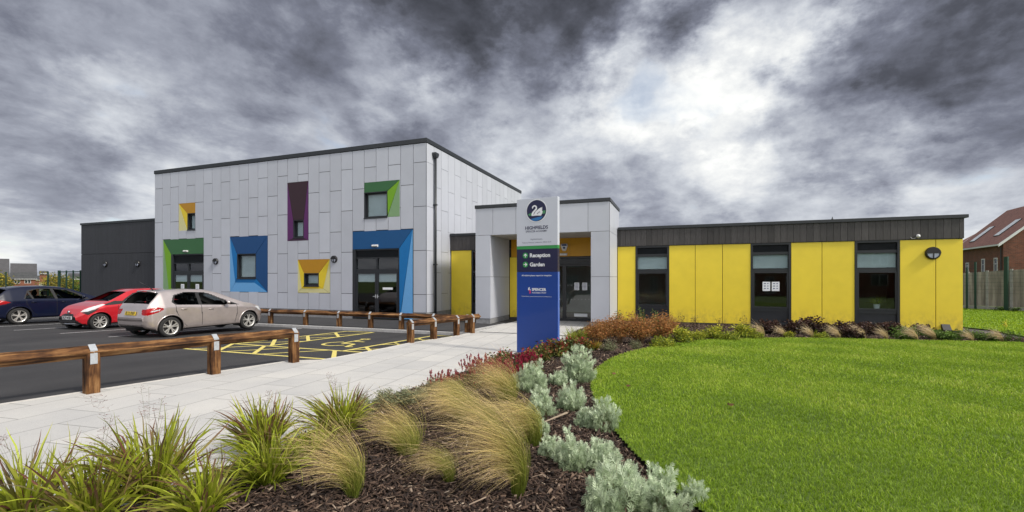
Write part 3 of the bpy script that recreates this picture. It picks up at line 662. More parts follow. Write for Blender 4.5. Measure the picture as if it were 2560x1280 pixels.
window_unit(i[0], i[1], i[2], i[3], .9)
x0, x1, z0, z1 = s_gr2; i = inner(910.2, 968.2, 479.5, 543.5, 939)
fold(hall, [('surround_panel', 'fold_green_d', [(x0, z1), (x1, z1), (i[1], i[3]), (x0, i[3])]), ('surround_panel', 'fold_green_m', [(x1, z1), (i[1] + .02, z0 + .1), (i[1], i[3])]), ('surround_panel', 'fold_green_p', [(x1, z1), (x1, z0), (i[1], z0)])])
window_unit(x0, i[1], z0, i[3], 1.0)
x0, x1, z0, z1 = s_door; i = inner(881.2, 997.9, 622, 790, 940)
fold(hall, [('surround_panel', 'fold_blue_d', [(x0, z1), (x1, z1), (i[1], i[3]), (x0, i[3])]), ('surround_panel', 'fold_blue_m', [(x1, z1), (i[1] + .02, .05), (i[1], i[3])]), ('surround_panel', 'fold_blue_p', [(x1, z1), (x1, .05), (i[1] + .05, .05)])])
d2 = double_door(x0, i[1], i[3], hz(940, 679), hz(940, 643), True)
mb = MB(); xa = (x0 + i[1]) / 2 + .35; mb.box(xa, xa + .52, YH + .049, YH + .055, 1.32, 1.42); mb.build('notice', 'paper', d2)
# paper notices on the green doorway
for fx, fz in ((hx(454), 1.28), (hx(491), 1.28)):
    mb = MB(); mb.cm = 0; mb.box(fx - .13, fx + .13, YH + .050, YH + .053, fz - .24, fz + .24); mb.cm = 1
    for q in range(6): mb.box(fx - .09, fx + .07, YH + .048, YH + .049, fz + .15 - q * .06, fz + .165 - q * .06)
    mb.build('notice', ['paper', 'ink'], dg_)
mb = MB(); XD = XH1 + .10; yd = on_x(1089, 0, XD)[0]
mb.tube([(XD, yd, .05), (XD, yd, 7.05)], .05, 12); o = mb.build('downpipe', 'trim_dark', hall, smooth=True)
mb = MB(); mb.prism([(-.06, 0), (.06, 0), (.15, .14), (.15, .22), (-.15, .22), (-.15, .14)], 'x', XD - .09, XD + .09)
mb.v = [(p[0], p[1] + yd, p[2] + 7.06) for p in mb.v]; mb.build('hopper', 'trim_dark', o)
mb = MB(); mb.box(XD - .09, XD + .065, yd - .065, yd + .065, 5.0, 5.05); mb.build('pipe_bracket', 'trim_dark', o)
mb = MB(); mb.box(XD - .09, XD + .065, yd - .065, yd + .065, 2.4, 2.45); mb.build('pipe_bracket', 'trim_dark', o)

# ---- dark boarded store at the left of the hall
XS0, YS, ZS = -34.4, 17.15, 5.20
store = thing('store_building', 'low charcoal boarded flat-roofed block with two round lamps left of the hall', 'building', ((XS0 + XH0) / 2, YS, 0))
mb = MB(); x = XS0
while x < XH0 - .01:
    x1 = min(x + .145, XH0 - .008)
    for z0, z1 in ((.1, 3.28), (3.30, ZS - .12)): mb.cr = random.random(); mb.box(x + .0012, x1 - .0012, YS, YS + .03, z0, z1)
    x += .145
y = YS + .04
while y < YS + 8:
    mb.cr = random.random(); mb.box(XS0, XS0 + .03, y + .003, y + .142, .1, ZS - .12); y += .145
mb.build('wall', 'board_store', store)
mb = MB(); mb.box(XS0 + .031, XH0 - .01, YS + .031, YS + 8, 0, ZS - .1); mb.build('wall_core', 'panel_gap', store)
mb = MB(); mb.box(XS0 - .04, XH0 - .035, YS - .04, YS + 8.05, ZS - .12, ZS); mb.build('roof_edge', 'trim_dark', store)

# ---- classroom wing: yellow panels, charcoal band, full-height windows
XW1, ZW, ZB, ZP = 8.73, 3.90, 3.13, .10
def wx(px): return on_y(px, 0, YW)[0]
def wz(px, py): return on_y(px, py, YW)[1]
wing = thing('classroom_building', 'long low wing with bright yellow panels under a charcoal boarded fascia', 'building', (-.6, YW, 0))
WIN = [(wx(1589), wx(1672.5)), (wx(1877), wx(1977)), (wx(2137), wx(2249.5))]
cuts = [1543.5, 1589, None, 1672.5, 1738, 1806.3, 1877, None, 1977.5, 2055, 2137, None, 2249.5, 2339.5, 2408]
mb = MB(); P = [(-10.0, wx(1178.5))]
prev = None
for c in cuts:
    if c is None: prev = None; continue
    if prev is not None: P.append((wx(prev), wx(c)))
    prev = c
mb.box(P[0][0] + .008, P[0][1] - .008, YW, YW + .03, ZP, ZB - .008); mb.build('front_panel', 'panel_yellow', wing, bevel=.004); mb = MB()
for k, (a, b2) in enumerate(P[1:]): mb.cr = random.random(); mb.box(a + .008, b2 - .008, YW, YW + .03, ZP, ZB - .008)
mb.build('front_panels', 'panel_yellow', wing, bevel=.004)
mb = MB(); y = YW + .04
for k in range(6): mb.cr = random.random(); mb.box(XW1 - .035, XW1 - .005, y, y + 1.2, ZP, ZB - .008); y += 1.215
mb.build('end_panels', 'panel_yellow', wing, bevel=.004)
mb = MB(); x = -10.02; w_ = .205
while x < XW1:
    for_gap = x > XC0 - .0 and x + w_ < XC1
    if XC0 < x + .1 and mb.v and mb.v[-1][0] < XC0 + .2: mb.build('fascia', 'board_band', wing); mb = MB()
    if not (XC0 < x + .1 < XC1): mb.cr = random.random(); mb.box(x + .004, min(x + w_, XW1) - .004, YW - .045, YW - .01, ZB, ZW - .11)
    x += w_
y = YW - .01
while y < YW + 7.2: mb.cr = random.random(); mb.box(XW1 + .005, XW1 + .04, y + .004, y + .2, ZB, ZW - .11); y += .205
mb.build('fascia', 'board_band', wing)
mb = MB()
for a, b2 in [(-10.02, XC0), (XC1, XW1 + .004)]: mb.box(a, b2, YW - .009, YW + .001, ZB - .02, ZW - .12)
mb.build('fascia_backing', 'panel_gap', wing)
mb = MB(); mb.box(-10.02, XC0 - .03, YW - .10, YW + 6, ZW - .11, ZW); mb.box(XC1 + .03, XW1 + .12, YW - .10, YW + 7.4, ZW - .11, ZW); mb.box(XC0 - .03, XC1 + .03, YW + .6, YW + 6, ZW - .11, ZW - .001)
mb.build('roof_edge', 'trim_dark', wing, bevel=.006)
mb = MB(); mb.box(-10.0, XW1 - .03, YW + .012, YW + .034, -.1, ZP - .006); mb.box(XW1 - .034, XW1 - .012, YW + .035, YW + 7.3, -.1, ZP - .006); mb.build('plinth', 'plinth_dark', wing)
WALLCUT = [(a, b2, .0, ZB + .02) for a, b2 in WIN] + [(wx(1178.5), XC0 + .62, 0, ZB), (wx(1300), -3.0, 0, 2.75)]
mb = MB()
for a in rect_minus((-10.0, XW1 - .04, -.1, ZW - .12), WALLCUT): mb.box(a[0], a[1], YW + .035, YW + .25, a[2], a[3])
mb.box(XW1 - .25, XW1 - .036, YW + .26, YW + 7.3, -.1, ZW - .12); mb.box(-10, XW1 - .26, YW + 7.1, YW + 7.3, -.1, ZW - .12)
mb.build('wall', 'panel_gap', wing)
mb = MB(); mb.box(-9.9, XW1 - .27, YW + 5.0, YW + 5.05, .02, ZW - .15); mb.box(1.2, 1.3, YW + .3, YW + 5, .02, ZW - .15); mb.box(5.15, 5.22, YW + .3, YW + 4.9, .02, ZW - .15); mb.build('interior_wall', 'room_wall', wing)
mb = MB(); mb.box(-9.9, XW1 - .27, YW + .26, YW + 5.0, -.02, .015); mb.build('interior_floor', 'room_floor', wing)
mb = MB(); mb.box(-9.9, XW1 - .27, YW + .26, YW + 5.0, 3.14, 3.2); mb.build('ceiling', 'room_wall', wing)
def tall_window(x0, x1, opening, blind=1.0):
    z0, z1 = .10, ZB - .01; mb = MB(); y0, y1 = YW + .02, YW + .12; t = .07
    frame_bars(mb, x0, x1, z0, z1, y0 - .035, y1, t); mb.box(x0 + t, x1 - t, y0, y1, 2.69, 2.79); mb.box(x0 + t, x1 - t, y0, y1, 2.06, 2.17); mb.box(x0 + t, x1 - t, y0, y1, .60, .72)
    w_ = mb.build('window', 'frame_dark', wing)
    mb = MB(); mb.box(x0 + t, x1 - t, y0 + .03, y0 + .05, z0 + t, .60); mb.build('lower_panel', 'frame_dark', w_)
    mb = MB(); zz = 2.80
    while zz < z1 - t - .03: mb.prism([(y0 + .01, zz), (y0 + .05, zz + .028), (y0 + .05, zz + .034), (y0 + .01, zz + .006)], 'x', x0 + t + .002, x1 - t - .002); zz += .04
    mb.box(x0 + t, x1 - t, y0 + .06, y0 + .07, 2.79, z1 - t); mb.build('louvre', 'frame_dark', w_)
    mb = MB(); pane_box(mb, x0 + t, x1 - t, y0 + .04, 2.17, 2.69); mb.build('pane', 'glass', w_)
    mb = MB(); mb.box(x0 + t + .01, x1 - t - .01, y0 + .07, y0 + .08, 2.19, 2.69); mb.build('blind', 'blind', w_)
    mb = MB(); frame_bars(mb, x0 + t + .004, x1 - t - .004, .722, 2.058, y0 - .015, y0 + .045, .05); s = mb.build('sash', 'frame_dark', w_)
    mb = MB(); pane_box(mb, x0 + t + .05, x1 - t - .05, y0 + .02, .77, 2.01); mb.build('pane', 'glass', s)
    return w_
wu = [tall_window(a, b2, True) for a, b2 in WIN]
xm = (WIN[1][0] + WIN[1][1]) / 2; za = wz(1918, 716)
for dx in (-.13, .17):
    mb = MB(); mb.box(xm + dx - .125, xm + dx + .125, YW + .030, YW + .036, za - .17, za + .17); mb.cm = 1
    for q in range(3):
        mb.box(xm + dx - .08, xm + dx - .02, YW + .027, YW + .029, za + .09 - q * .09, za + .12 - q * .09); mb.box(xm + dx + .03, xm + dx + .07, YW + .027, YW + .029, za + .09 - q * .09, za + .12 - q * .09)
    mb.build('notice', ['paper', 'ink'], wu[1])
# narrow window between hall and porch
mb = MB(); a, b2 = wx(1178.5) + .004, XC0 + .6; frame_bars(mb, a, b2, .08, ZB - .01, YW + .01, YW + .12, .07); mb.box(a + .07, b2 - .07, YW + .02, YW + .11, 2.06, 2.17); mb.box(a + .07, b2 - .07, YW + .02, YW + .11, .6, .7); mb.box(a + .07, b2 - .07, YW + .05, YW + .07, .15, .6)
w_ = mb.build('window', 'frame_dark', wing); mb = MB(); pane_box(mb, a + .07, b2 - .07, YW + .06, .7, ZB - .08); mb.build('pane', 'glass', w_)
# windowsill plant and shelf behind the right-hand window
mb = MB(); a, b2 = WIN[2]; mb.box(a, b2, YW + .27, YW + .7, .70, .74); mb.build('inner_sill', 'room_wall', wing)
# sliding entrance doors and the yellow panel over them, its shade put into an orange colour
mb = MB(); XO0, XO1 = -7.08, -3.05
mb.cm = 0
for a, b2 in ((wx(1278), wx(1330)), (wx(1330), wx(1382)), (wx(1382), wx(1425)), (wx(1425), XO1 + .6)):
    mb.box(a + .005, b2 - .005, YW - .003, YW + .028, 2.76, 3.54)
mb.build('porch_back_panel', 'fold_orange_shade', wing)
mb = MB(); mb.box(XO0 + .02, wx(1302), YW - .002, YW + .027, .1, 2.75); mb.build('porch_side_panel', 'panel_yellow', wing)
mb = MB(); xd0, xd1 = wx(1303), XO1 + .55; y0 = YW - .02
frame_bars(mb, xd0, xd1, .0, 2.74, y0, y0 + .16, .08); mb.box(xd0 + .08, xd1 - .08, y0 - .05, y0 + .14, 2.42, 2.64)
ent = mb.build('sliding_door', 'frame_dark', wing)
mb = MB(); xj = wx(1411)
for a, b2, yy in ((xd0 + .082, xd0 + 1.0, .06), (xd0 + 1.0, xj, .03), (xj, xd1 - .082, .02)):
    mb = MB(); frame_bars(mb, a, b2, .02, 2.42, y0 + yy, y0 + yy + .045, .085); lf = mb.build('door_leaf', 'frame_dark', ent)
    mb = MB(); pane_box(mb, a + .07, b2 - .07, y0 + yy + .015, .09, 2.35); mb.build('pane', 'glass', lf)
    mb = MB()
    for zz in (.93, 1.52):
        q = a + .15
        while q < b2 - .1: mb.lathe([(0, 0), (.018, 0)], Matrix.Translation((q, y0 + yy + .010, zz)) @ Matrix.Rotation(R(90), 4, 'X'), 8); q += .15
    mb.build('manifestation_dots', 'paper', lf)
for px_ in (1442, 1462):
    q = wx(px_); zc = wz(1452, 716); mb = MB(); mb.box(q - .105, q + .105, y0 + .012, y0 + .016, zc - .16, zc + .16); mb.cm = 1
    for r_ in range(5): mb.box(q - .07, q + .06, y0 + .009, y0 + .011, zc + .10 - r_ * .055, zc + .115 - r_ * .055)
    mb.build('notice', ['paper', 'ink'], ent)
mb = MB(); q = wx(1455); mb.box(q - .2, q + .2, y0 - .09, y0 - .055, 2.50, 2.57); mb.build('door_sensor', 'black_plastic', ent)
mb = MB(); q = wx(1452); mb.box(q - .28, q + .28, y0 + .01, y0 + .014, .20, .33); mb.build('door_vinyl', 'blind', ent)

# ---- porch
ZC, ZO = 4.77, 3.55
porch = thing('entrance_porch', 'white panelled square porch with dark capping projecting round the entrance doors', 'porch', ((XC0 + XC1) / 2, YC, 0))
mb = MB(); g = .006
xo0, xo1 = XO0, XO1; xj0, xj1 = on_y(1232, 0, YC)[0], on_y(1470, 0, YC)[0]
def pan(x0, x1, y0_, y1_, z0, z1): mb.cr = random.random(); mb.box(x0, x1, y0_, y1_, z0, z1)
for z0, z1 in ((.20, 1.88), (1.88, ZO)):
    pan(XC0, xo0 - g, YC, YC + .03, z0 + g, z1 - g); pan(xo1 + g, XC1, YC, YC + .03, z0 + g, z1 - g)
    pan(XC1 - .03, XC1, YC + .036, YW - g - .04, z0 + g, z1 - g); pan(XC0, XC0 + .03, YC + .036, YW - g - .04, z0 + g, z1 - g)
    pan(xo0 - .03, xo0, YC + .036, YC + 1.1 - g, z0 + g, z1 - g); pan(xo0 - .03, xo0, YC + 1.1 + g, YW - .04, z0 + g, z1 - g)
    pan(xo1, xo1 + .03, YC + .036, YC + 1.1 - g, z0 + g, z1 - g); pan(xo1, xo1 + .03, YC + 1.1 + g, YW - .04, z0 + g, z1 - g)
xs_ = [XC0, xj0, -6.0, -4.55, xj1, XC1]
for a, b2 in zip(xs_[:-1], xs_[1:]): pan(a + (0 if a == XC0 else g), b2 - (0 if b2 == XC1 else g), YC, YC + .03, ZO + g, ZC - .14)
for yy0, yy1 in ((YC + .036, YC + 1.1), (YC + 1.1, YW + .6)):
    pan(XC1 - .03, XC1, yy0 + g, yy1 - g, ZO + g, ZC - .14); pan(XC0, XC0 + .03, yy0 + g, yy1 - g, ZO + g, ZC - .14)
mb.build('cladding', 'panel_white', porch)
mb = MB(); mb.box(XC0 + .034, xo0 - .034, YC + .034, YW - .05, -.05, ZO - .02); mb.box(xo1 + .034, XC1 - .034, YC + .034, YW - .05, -.05, ZO - .02); mb.box(XC0 + .034, XC1 - .034, YC + .034, YW + .58, ZO + .02, ZC - .12); mb.build('core', 'panel_gap', porch)
mb = MB()
for k in range(3):
    a = xo0 + (xo1 - xo0) * k / 3; mb.box(a + g, a + (xo1 - xo0) / 3 - g, YC + .04, YW - .01, ZO - .012, ZO + .015)
mb.build('soffit', 'soffit', porch)
mb = MB(); mb.box(XC0 - .03, XC1 + .03, YC - .03, YW + .6, ZC - .13, ZC); mb.build('parapet_capping', 'trim_dark', porch, bevel=.008)
mb = MB()
for a, b2 in ((XC0 + .012, xo0 - .012), (xo1 + .012, XC1 - .012)): mb = MB(); mb.box(a, b2, YC + .012, YW - .05, -.06, .195); mb.build('plinth', 'plinth', porch)
mb = MB(); mb.box(XC1 - .004, XC1 + .004, YC - .004, YC + .005, .2, ZC - .14); mb.build('corner_trim', 'trim_dark', porch)

# ---- small fittings on the walls
def bulkhead(px, py, Y, r, label, plane='y'):
    x, z = on_y(px, py, Y); t = thing('wall_lamp', label, 'wall lamp', (x, Y, z), 0, 'round bulkhead lamps on the walls')
    M = Matrix.Rotation(R(90), 4, 'X')
    mb = MB(); mb.lathe([(0, .0), (r, .0), (r, .045), (r * .93, .075), (r * .80, .085), (r * .78, .06)], M, 36)
    hood = [(-r * .93, -.01 * r)] + [(r * .93 * math.cos(a), r * .93 * math.sin(a)) for a in np.linspace(math.pi, 0, 20)] + [(r * .93, -.01 * r)]
    mb.prism([(p[0], p[1]) for p in hood], 'y', -.098, -.055)
    mb.prism([(-.012, 0), (-.012, -r * .85), (.012, -r * .85), (.012, 0)], 'y', -.10, -.05)
    o = mb.build('housing', 'black_plastic'); o.parent = t
    mb = MB(); mb.lathe([(0, .078), (r * .5, .074), (r * .79, .06)], M, 30); o = mb.build('diffuser', 'lamp_diffuser', smooth=True); o.parent = t
    return t
bulkhead(264, 660, YS - .001, .19, 'small black round wall lamp, the one nearer the outer corner of the charcoal block')
bulkhead(345, 659, YS - .001, .19, 'small black round wall lamp on the charcoal block, the one nearer the white hall')
bulkhead(540.5, 653.5, YH - .001, .165, 'black round wall lamp between the green doorway and the blue window')
bulkhead(836.5, 648, YH - .001, .165, 'black round wall lamp between the yellow window and the blue doorway')
bulkhead(2331, 633, YW - .001, .21, 'black round wall lamp on the last yellow panels by the end of the wing')
def exit_light(px, py, Y, label):
    x, z = on_y(px, py, Y); t = thing('exit_lamp', label, 'exit lamp', (x, Y, z), 0, 'slim white lamps above the doorways')
    mb = MB(); mb.box(-.16, .16, -.03, .0, -.05, .05); o = mb.build('backplate', 'white_plastic'); o.parent = t
    mb = MB(); mb.prism([(-.031, -.04), (-.07, -.03), (-.085, .0), (-.07, .03), (-.031, .04)], 'x', -.15, .15); o = mb.build('diffuser', 'white_plastic', bevel=.006); o.parent = t
exit_light(465, 628, YH, 'slim white lamp over the green framed doorway')
exit_light(938, 614.5, YH, 'slim white lamp over the blue framed doorway')
exit_light(1409, 636, YW - .004, 'slim white lamp over the glass sliding doors in the porch')
x, z = on_y(1411, 618, YW - .004); t = thing('alarm_box', 'white shield shaped alarm box on the shaded yellow panel in the porch', 'alarm box', (x, YW - .004, z))
mb = MB(); mb.prism([(-.13, .14), (.13, .14), (.15, .04), (.07, -.16), (-.07, -.16), (-.15, .04)], 'y', -.07, 0); o = mb.build('case', 'white_plastic', bevel=.01); o.parent = t
mb = MB(); mb.box(-.105, .105, -.075, -.0705, .05, .12); mb.prism([(.055 * math.cos(a), -.03 + .045 * math.sin(a)) for a in np.linspace(0, 6.28, 17)[:-1]], 'y', -.075, -.0705); o = mb.build('badge', 'ink'); o.parent = t
x, z = on_y(2294, 590, YW - .045); t = thing('security_sensor', 'small white security camera with loose cable on the charcoal fascia', 'camera', (x, YW - .045, z))
mb = MB(); mb.lathe([(0, 0), (.055, 0), (.06, .05), (.045, .09), (0, .10)], Matrix.Rotation(R(100), 4, 'X'), 16); o = mb.build('body', 'white_plastic', smooth=True); o.parent = t
mb = MB(); mb.tube([(-.03, -.005, -.03), (-.08, -.01, -.08), (-.15, -.01, -.09), (-.19, -.005, -.03)], .006, 6); o = mb.build('cable', 'white_plastic'); o.parent = t
x, z = on_y(2363, 822, YW); t = thing('wall_vent', 'small dark hooded vent at the foot of the last yellow panel', 'vent', (x, YW, .19))
mb = MB(); mb.prism([(0, .11), (-.02, .11), (-.16, -.07), (-.16, -.10), (0, -.10)], 'x', -.11, .11); mb.build('hood', 'black_plastic').parent = t
x, z = on_y(2082, 545, YW - .05); t = thing('roof_spike', 'tiny dark fitting standing on the roof edge of the yellow wing', 'roof fitting', (x, YW, ZW))
mb = MB(); mb.lathe([(.04, 0), (.025, .03), (.012, .05), (.012, .09), (0, .1)], Matrix.Identity(4), 10); mb.build('cap', 'black_plastic').parent = t
# green plant standing inside the last window
t = thing('potted_plant', 'small green potted plant on the sill inside the last tall window', 'plant', (wx(2205), YW + .45, .74))
mb = MB(); mb.lathe([(.0, 0), (.07, 0), (.10, .16), (.09, .16), (.0, .14)], Matrix.Identity(4), 14); mb.build('pot', 'white_plastic').parent = t
# ------------------------------------------------------------------ totem sign
sx, sy = -3.534, 9.994; sang = -math.atan2(.122, 1.007); SW, SH, ST = 1.014, 3.56, .12
sz = float(gz(sy))
sign = thing('totem_sign', 'tall blue and white school sign with a swan emblem standing beside the paving', 'sign', (sx, sy, sz), sang)
simple('sign_white', (.56, .59, .67), .35, var=.01, coat=.2); simple('sign_navy', (.010, .012, .055), .35, var=.01, coat=.2); simple('sign_blue', (.003, .045, .27), .35, var=.02, coat=.2)
simple('sign_green', (.03, .27, .07), .35, var=.01, coat=.2); simple('sign_wave', (.02, .16, .42), .4, var=.01); simple('sign_leaf', (.07, .26, .11), .4, var=.01)
simple('letter_white', (.78, .80, .84), .5, var=0); simple('letter_navy', (.012, .014, .06), .5, var=0); simple('letter_pink', (.62, .02, .12), .5, var=0); simple('letter_grey', (.12, .13, .20), .5, var=0)
simple('sign_edge_blue', (.08, .16, .50), .3, var=.01)
ZS_ = [0, 1.958 - sz, 2.482 - sz, 2.554 - sz, SH]
for z0, z1, m_, nm in zip(ZS_[:-1], ZS_[1:], ('sign_blue', 'sign_navy', 'sign_green', 'sign_white'), ('lower_panel', 'navy_panel', 'green_stripe', 'top_panel')):
    mb = MB(); mb.box(0, SW, 0, ST, z0 + .0008, z1 - .0008); mb.build(nm, m_, None, bevel=.004 if z1 - z0 > .2 else 0).parent = sign
mb = MB(); mb.box(SW, SW + .006, .012, ST - .012, .02, ZS_[1]); mb.build('edge_trim', 'sign_edge_blue').parent = sign
def sign_text(txt, xc, zc, width, mat, h=None, bold=.01, left=None, name='lettering'):
    vs, fs, w0 = text_mesh(txt, width=width, size=h, bold=bold)
    z0 = min(v[1] for v in vs); z1 = max(v[1] for v in vs); mb = MB()
    x0 = left if left is not None else xc - width / 2
    mb.add([(v[0] + x0, -.0022, v[1] - (z0 + z1) / 2 + zc) for v in vs], fs); o = mb.build(name, mat); o.parent = sign; return o
def zz(v): return v - sz
emx, emz, er = .50, zz(3.352), .243
def disc(x, z, r, y, mat, nm, n=48, par=None):
    mb = MB(); mb.prism([(x + r * math.cos(a), z + r * math.sin(a)) for a in np.linspace(0, 2 * math.pi, n + 1)[:-1]], 'y', y, y + .002); o = mb.build(nm, mat); o.parent = par or sign; return o
disc(emx, emz, er + .018, -.003, 'letter_white', 'emblem_ring'); em = disc(emx, emz, er, -.0055, 'letter_navy', 'emblem')
def epoly(pts, y, mat, nm):       # emblem coordinates: pixels of a 1152 wide enlargement, centre (553,475), radius 345
    mb = MB(); mb.prism([(emx + (p[0] - 553) / 345 * er, emz - (p[1] - 478) / 360 * er) for p in pts], 'y', y, y + .002); o = mb.build(nm, mat); o.parent = em; return o
epoly([(262, 600), (300, 565), (400, 545), (480, 540), (700, 500), (870, 488), (872, 560), (850, 590), (700, 600), (500, 625), (300, 640)], -.008, 'sign_leaf', 'green_bank')
epoly([(345, 752), (450, 730), (600, 700), (780, 685), (720, 760), (640, 805), (560, 825), (470, 820), (400, 795)], -.008, 'sign_wave', 'blue_water')
sw = epoly([(398, 352), (420, 318), (455, 292), (500, 285), (545, 305), (575, 350), (578, 410), (560, 470), (530, 520), (480, 600), (560, 480), (640, 420), (700, 390), (775, 368), (745, 405), (770, 440), (742, 470), (772, 515), (760, 580), (715, 655), (600, 645), (500, 645), (390, 650), (380, 590), (410, 520), (470, 460), (520, 410), (532, 370), (515, 345), (480, 335), (450, 350), (440, 385), (410, 412)], -.0105, 'letter_white', 'swan')
epoly([(452, 605), (470, 560), (520, 490), (580, 440), (585, 447), (530, 500), (490, 560), (465, 608)], -.0125, 'letter_navy', 'wing_line')
for a in ((580, 570, 610, 595), (600, 545, 650, 560), (640, 520, 690, 545)): epoly([(a[0], a[1]), (a[0] + 18, a[1] - 8), (a[2], a[3]), (a[2] - 20, a[3] + 5)], -.0125, 'letter_navy', 'wing_mark')
sign_text('HIGHFIELDS', .50, zz(2.968), .565, 'letter_navy', bold=.025)
sign_text('SPENCER ACADEMY', .50, zz(2.885), .54, 'letter_navy', bold=.008)
sign_text('Highfield Estate,', .50, zz(2.700), .30, 'letter_grey', bold=.0)
sign_text('Tutbury Avenue, Littleover, DE23 3UX', .50, zz(2.628), .73, 'letter_grey', bold=.0)
for zc, txt, wdt, rot in ((2.335, 'Reception', .50, 0), (2.128, 'Garden', .365, -90)):
    zc = zz(zc); c = disc(.222, zc, .067, -.0035, 'sign_green', 'arrow_disc', 28)
    mb = MB(); arrow = [(-.008, -.042), (.008, -.042), (.008, .015), (.03, -.008), (.042, .003), (0, .045), (-.042, .003), (-.03, -.008), (-.008, .015)]
    ca, sa = math.cos(R(rot)), math.sin(R(rot)); mb.prism([(.222 + p[0] * ca - p[1] * sa, zc + p[0] * sa + p[1] * ca) for p in arrow], 'y', -.006, -.0037); mb.build('arrow', 'letter_white').parent = c
    sign_text(txt, 0, zc - (.012 if txt == 'Reception' else 0), wdt, 'letter_white', bold=.03, left=.335)
sign_text('All visitors please report to reception.', .50, zz(1.872), .75, 'letter_white', bold=.012)
sign_text('SPENCER', 0, zz(1.556), .355, 'letter_white', bold=.03, left=.385)
sign_text('ACADEMIES TRUST', 0, zz(1.482), .355, 'letter_white', bold=.005, left=.385)
sign_text('Highfields Spencer Academy is part of the Spencer Academies Trust', .50, zz(1.395), .75, 'letter_white', bold=0)
mb = MB(); a = zz(1.52)
mb.prism([(.30, a + .075), (.335, a + .085), (.33, a + .06), (.315, a + .045), (.325, a + .025), (.35, a + .01), (.35, a + .045), (.335, a + .04), (.34, a + .005), (.325, a + .0), (.29, a + .03)], 'y', -.004, -.0005); mb.build('logo_upper', 'letter_white').parent = sign
mb = MB(); mb.prism([(.315, a + .03), (.34, a + .02), (.362, a - .01), (.358, a - .045), (.33, a - .062), (.32, a - .04), (.336, a - .03), (.338, a - .01), (.31, a + .0)], 'y', -.006, -.0042); mb.build('logo_lower', 'letter_pink').parent = sign

# ------------------------------------------------------------------ knee rail fences
def knee_rail(label, posts, hgt, axis_mat, face, ext0=.12, ext1=.12, pw=.15, rs=.135):
    """notched square posts carrying a square rail laid on its edge under steel straps; face: +1/-1 side of the strap tail"""
    n = len(posts); P = [Vector((p[0], p[1], float(gz(p[1])) if p[1] < 13.9 else 0.0)) for p in posts]
    root = thing('knee_rail_fence', label, 'fence', P[0], 0, 'knee rail fences round the car park')
    hd = rs * .7071
    d0 = (P[1] - P[0]).normalized(); dn = (P[-1] - P[-2]).normalized()
    ends = [P[0] - d0 * ext0] + P[1:-1] + [P[-1] + dn * ext1]
    for i in range(n - 1):
        a, b2 = ends[i], ends[i + 1]
        a = a + Vector((0, 0, hgt - hd)); b2 = b2 + Vector((0, 0, hgt - hd)); d = (b2 - a).normalized(); a = a + d * (.003 if i else 0); b2 = b2 - d * (.003 if i < n - 2 else 0)
        s = Vector((-d.y, d.x, 0)).normalized(); u = s.cross(d) * -1 if s.cross(d).z < 0 else s.cross(d)
        L = (b2 - a).length; m = 14; mb = MB(); prof = []
        c = .007
        for ang in range(4):
            t = math.pi / 2 * ang
            for e in (-1, 1): prof.append((math.cos(t) * hd - math.cos(t) * c + (-math.sin(t)) * c * e, math.sin(t) * hd - math.sin(t) * c + math.cos(t) * c * e))
        vs = []
        for k in range(m + 1):
            q = a + d * (L * k / m); j = Vector((0, 0, random.uniform(-.003, .003)))
            vs += [q + j + s * (p[0] * random.uniform(.99, 1.01)) + u * (p[1] * random.uniform(.99, 1.01)) for p in prof]
        fs = [(k * 8 + j, k * 8 + (j + 1) % 8, (k + 1) * 8 + (j + 1) % 8, (k + 1) * 8 + j) for k in range(m) for j in range(8)] + [tuple(range(7, -1, -1)), tuple(range(m * 8, m * 8 + 8))]
        mb.add(vs, fs); mb.build('rail', axis_mat, root)
    for i, p in enumerate(P):
        d = (P[min(i + 1, n - 1)] - P[max(i - 1, 0)]); d.z = 0; d.normalize(); s = Vector((-d.y, d.x, 0)) * face
        h = pw / 2; zc = hgt - hd
        top = zc - hd + .012; notch = [(-h, -.35), (h, -.35), (h, top + h + .0), (.0, top), (-h, top + h)]
        # face outline in (s, z), extruded along d
        mb = MB(); vs = [p + s * q[0] + Vector((0, 0, q[1])) + d * e for e in (-h, h) for q in notch]
        fs = [(0, 1, 2, 3, 4), (9, 8, 7, 6, 5)] + [(k, 5 + k, 5 + (k + 1) % 5, (k + 1) % 5) for k in range(5)]
        mb.add(vs, fs); mb.build('post', 'wood_z', root, bevel=.006)
        # strap over the top two faces and down both sides of the post
        t = .004; sw_ = .040; o_ = hd + .006
        line = [(-h - t, zc - .13), (-h - t, zc + .02), (-o_, zc + .004), (0, zc + o_), (o_, zc + .004), (h + t, zc - .02), (h + t, zc - .16)]
        line = [(-h - t, zc - .15), (-h - t, zc - (o_ - h) * .0 - .004), (0, zc + o_ + .004), (h + t * 1.5, zc + (o_ - h)), (h + t * 1.5, zc - .165)]
        line = [(-h - t, zc - .165), (-h - t, zc + (o_ - h)), (0, zc + o_), (h + t, zc + (o_ - h)), (h + t, zc - .165)]
        mb = MB(); vs = []
        for e in (-sw_, sw_):
            for q in line: vs.append(p + s * q[0] + Vector((0, 0, q[1])) + d * e)
            for q in line: vs.append(p + s * (q[0] * 1.045) + Vector((0, 0, q[1] + .004)) + d * e)
        fs = []
        for k in range(4): fs += [(k, k + 1, 11 + k, 10 + k), (5 + k, 15 + k, 16 + k, 6 + k), (k, 5 + k, 6 + k, k + 1), (10 + k, 11 + k, 16 + k, 15 + k)]
        fs += [(0, 10, 15, 5), (4, 9, 19, 14)]
        mb.add(vs, fs); mb.build('strap', 'galv', root)
    return root
knee_rail('stout brown timber rail fence nearest the viewer, between the parked cars and the paving', [(-8.18, .75), (-7.95, 2.36), (-7.71, 3.96), (-7.47, 5.57), (-7.17, 7.0)], .675, 'wood_y', -1, .9, .06)
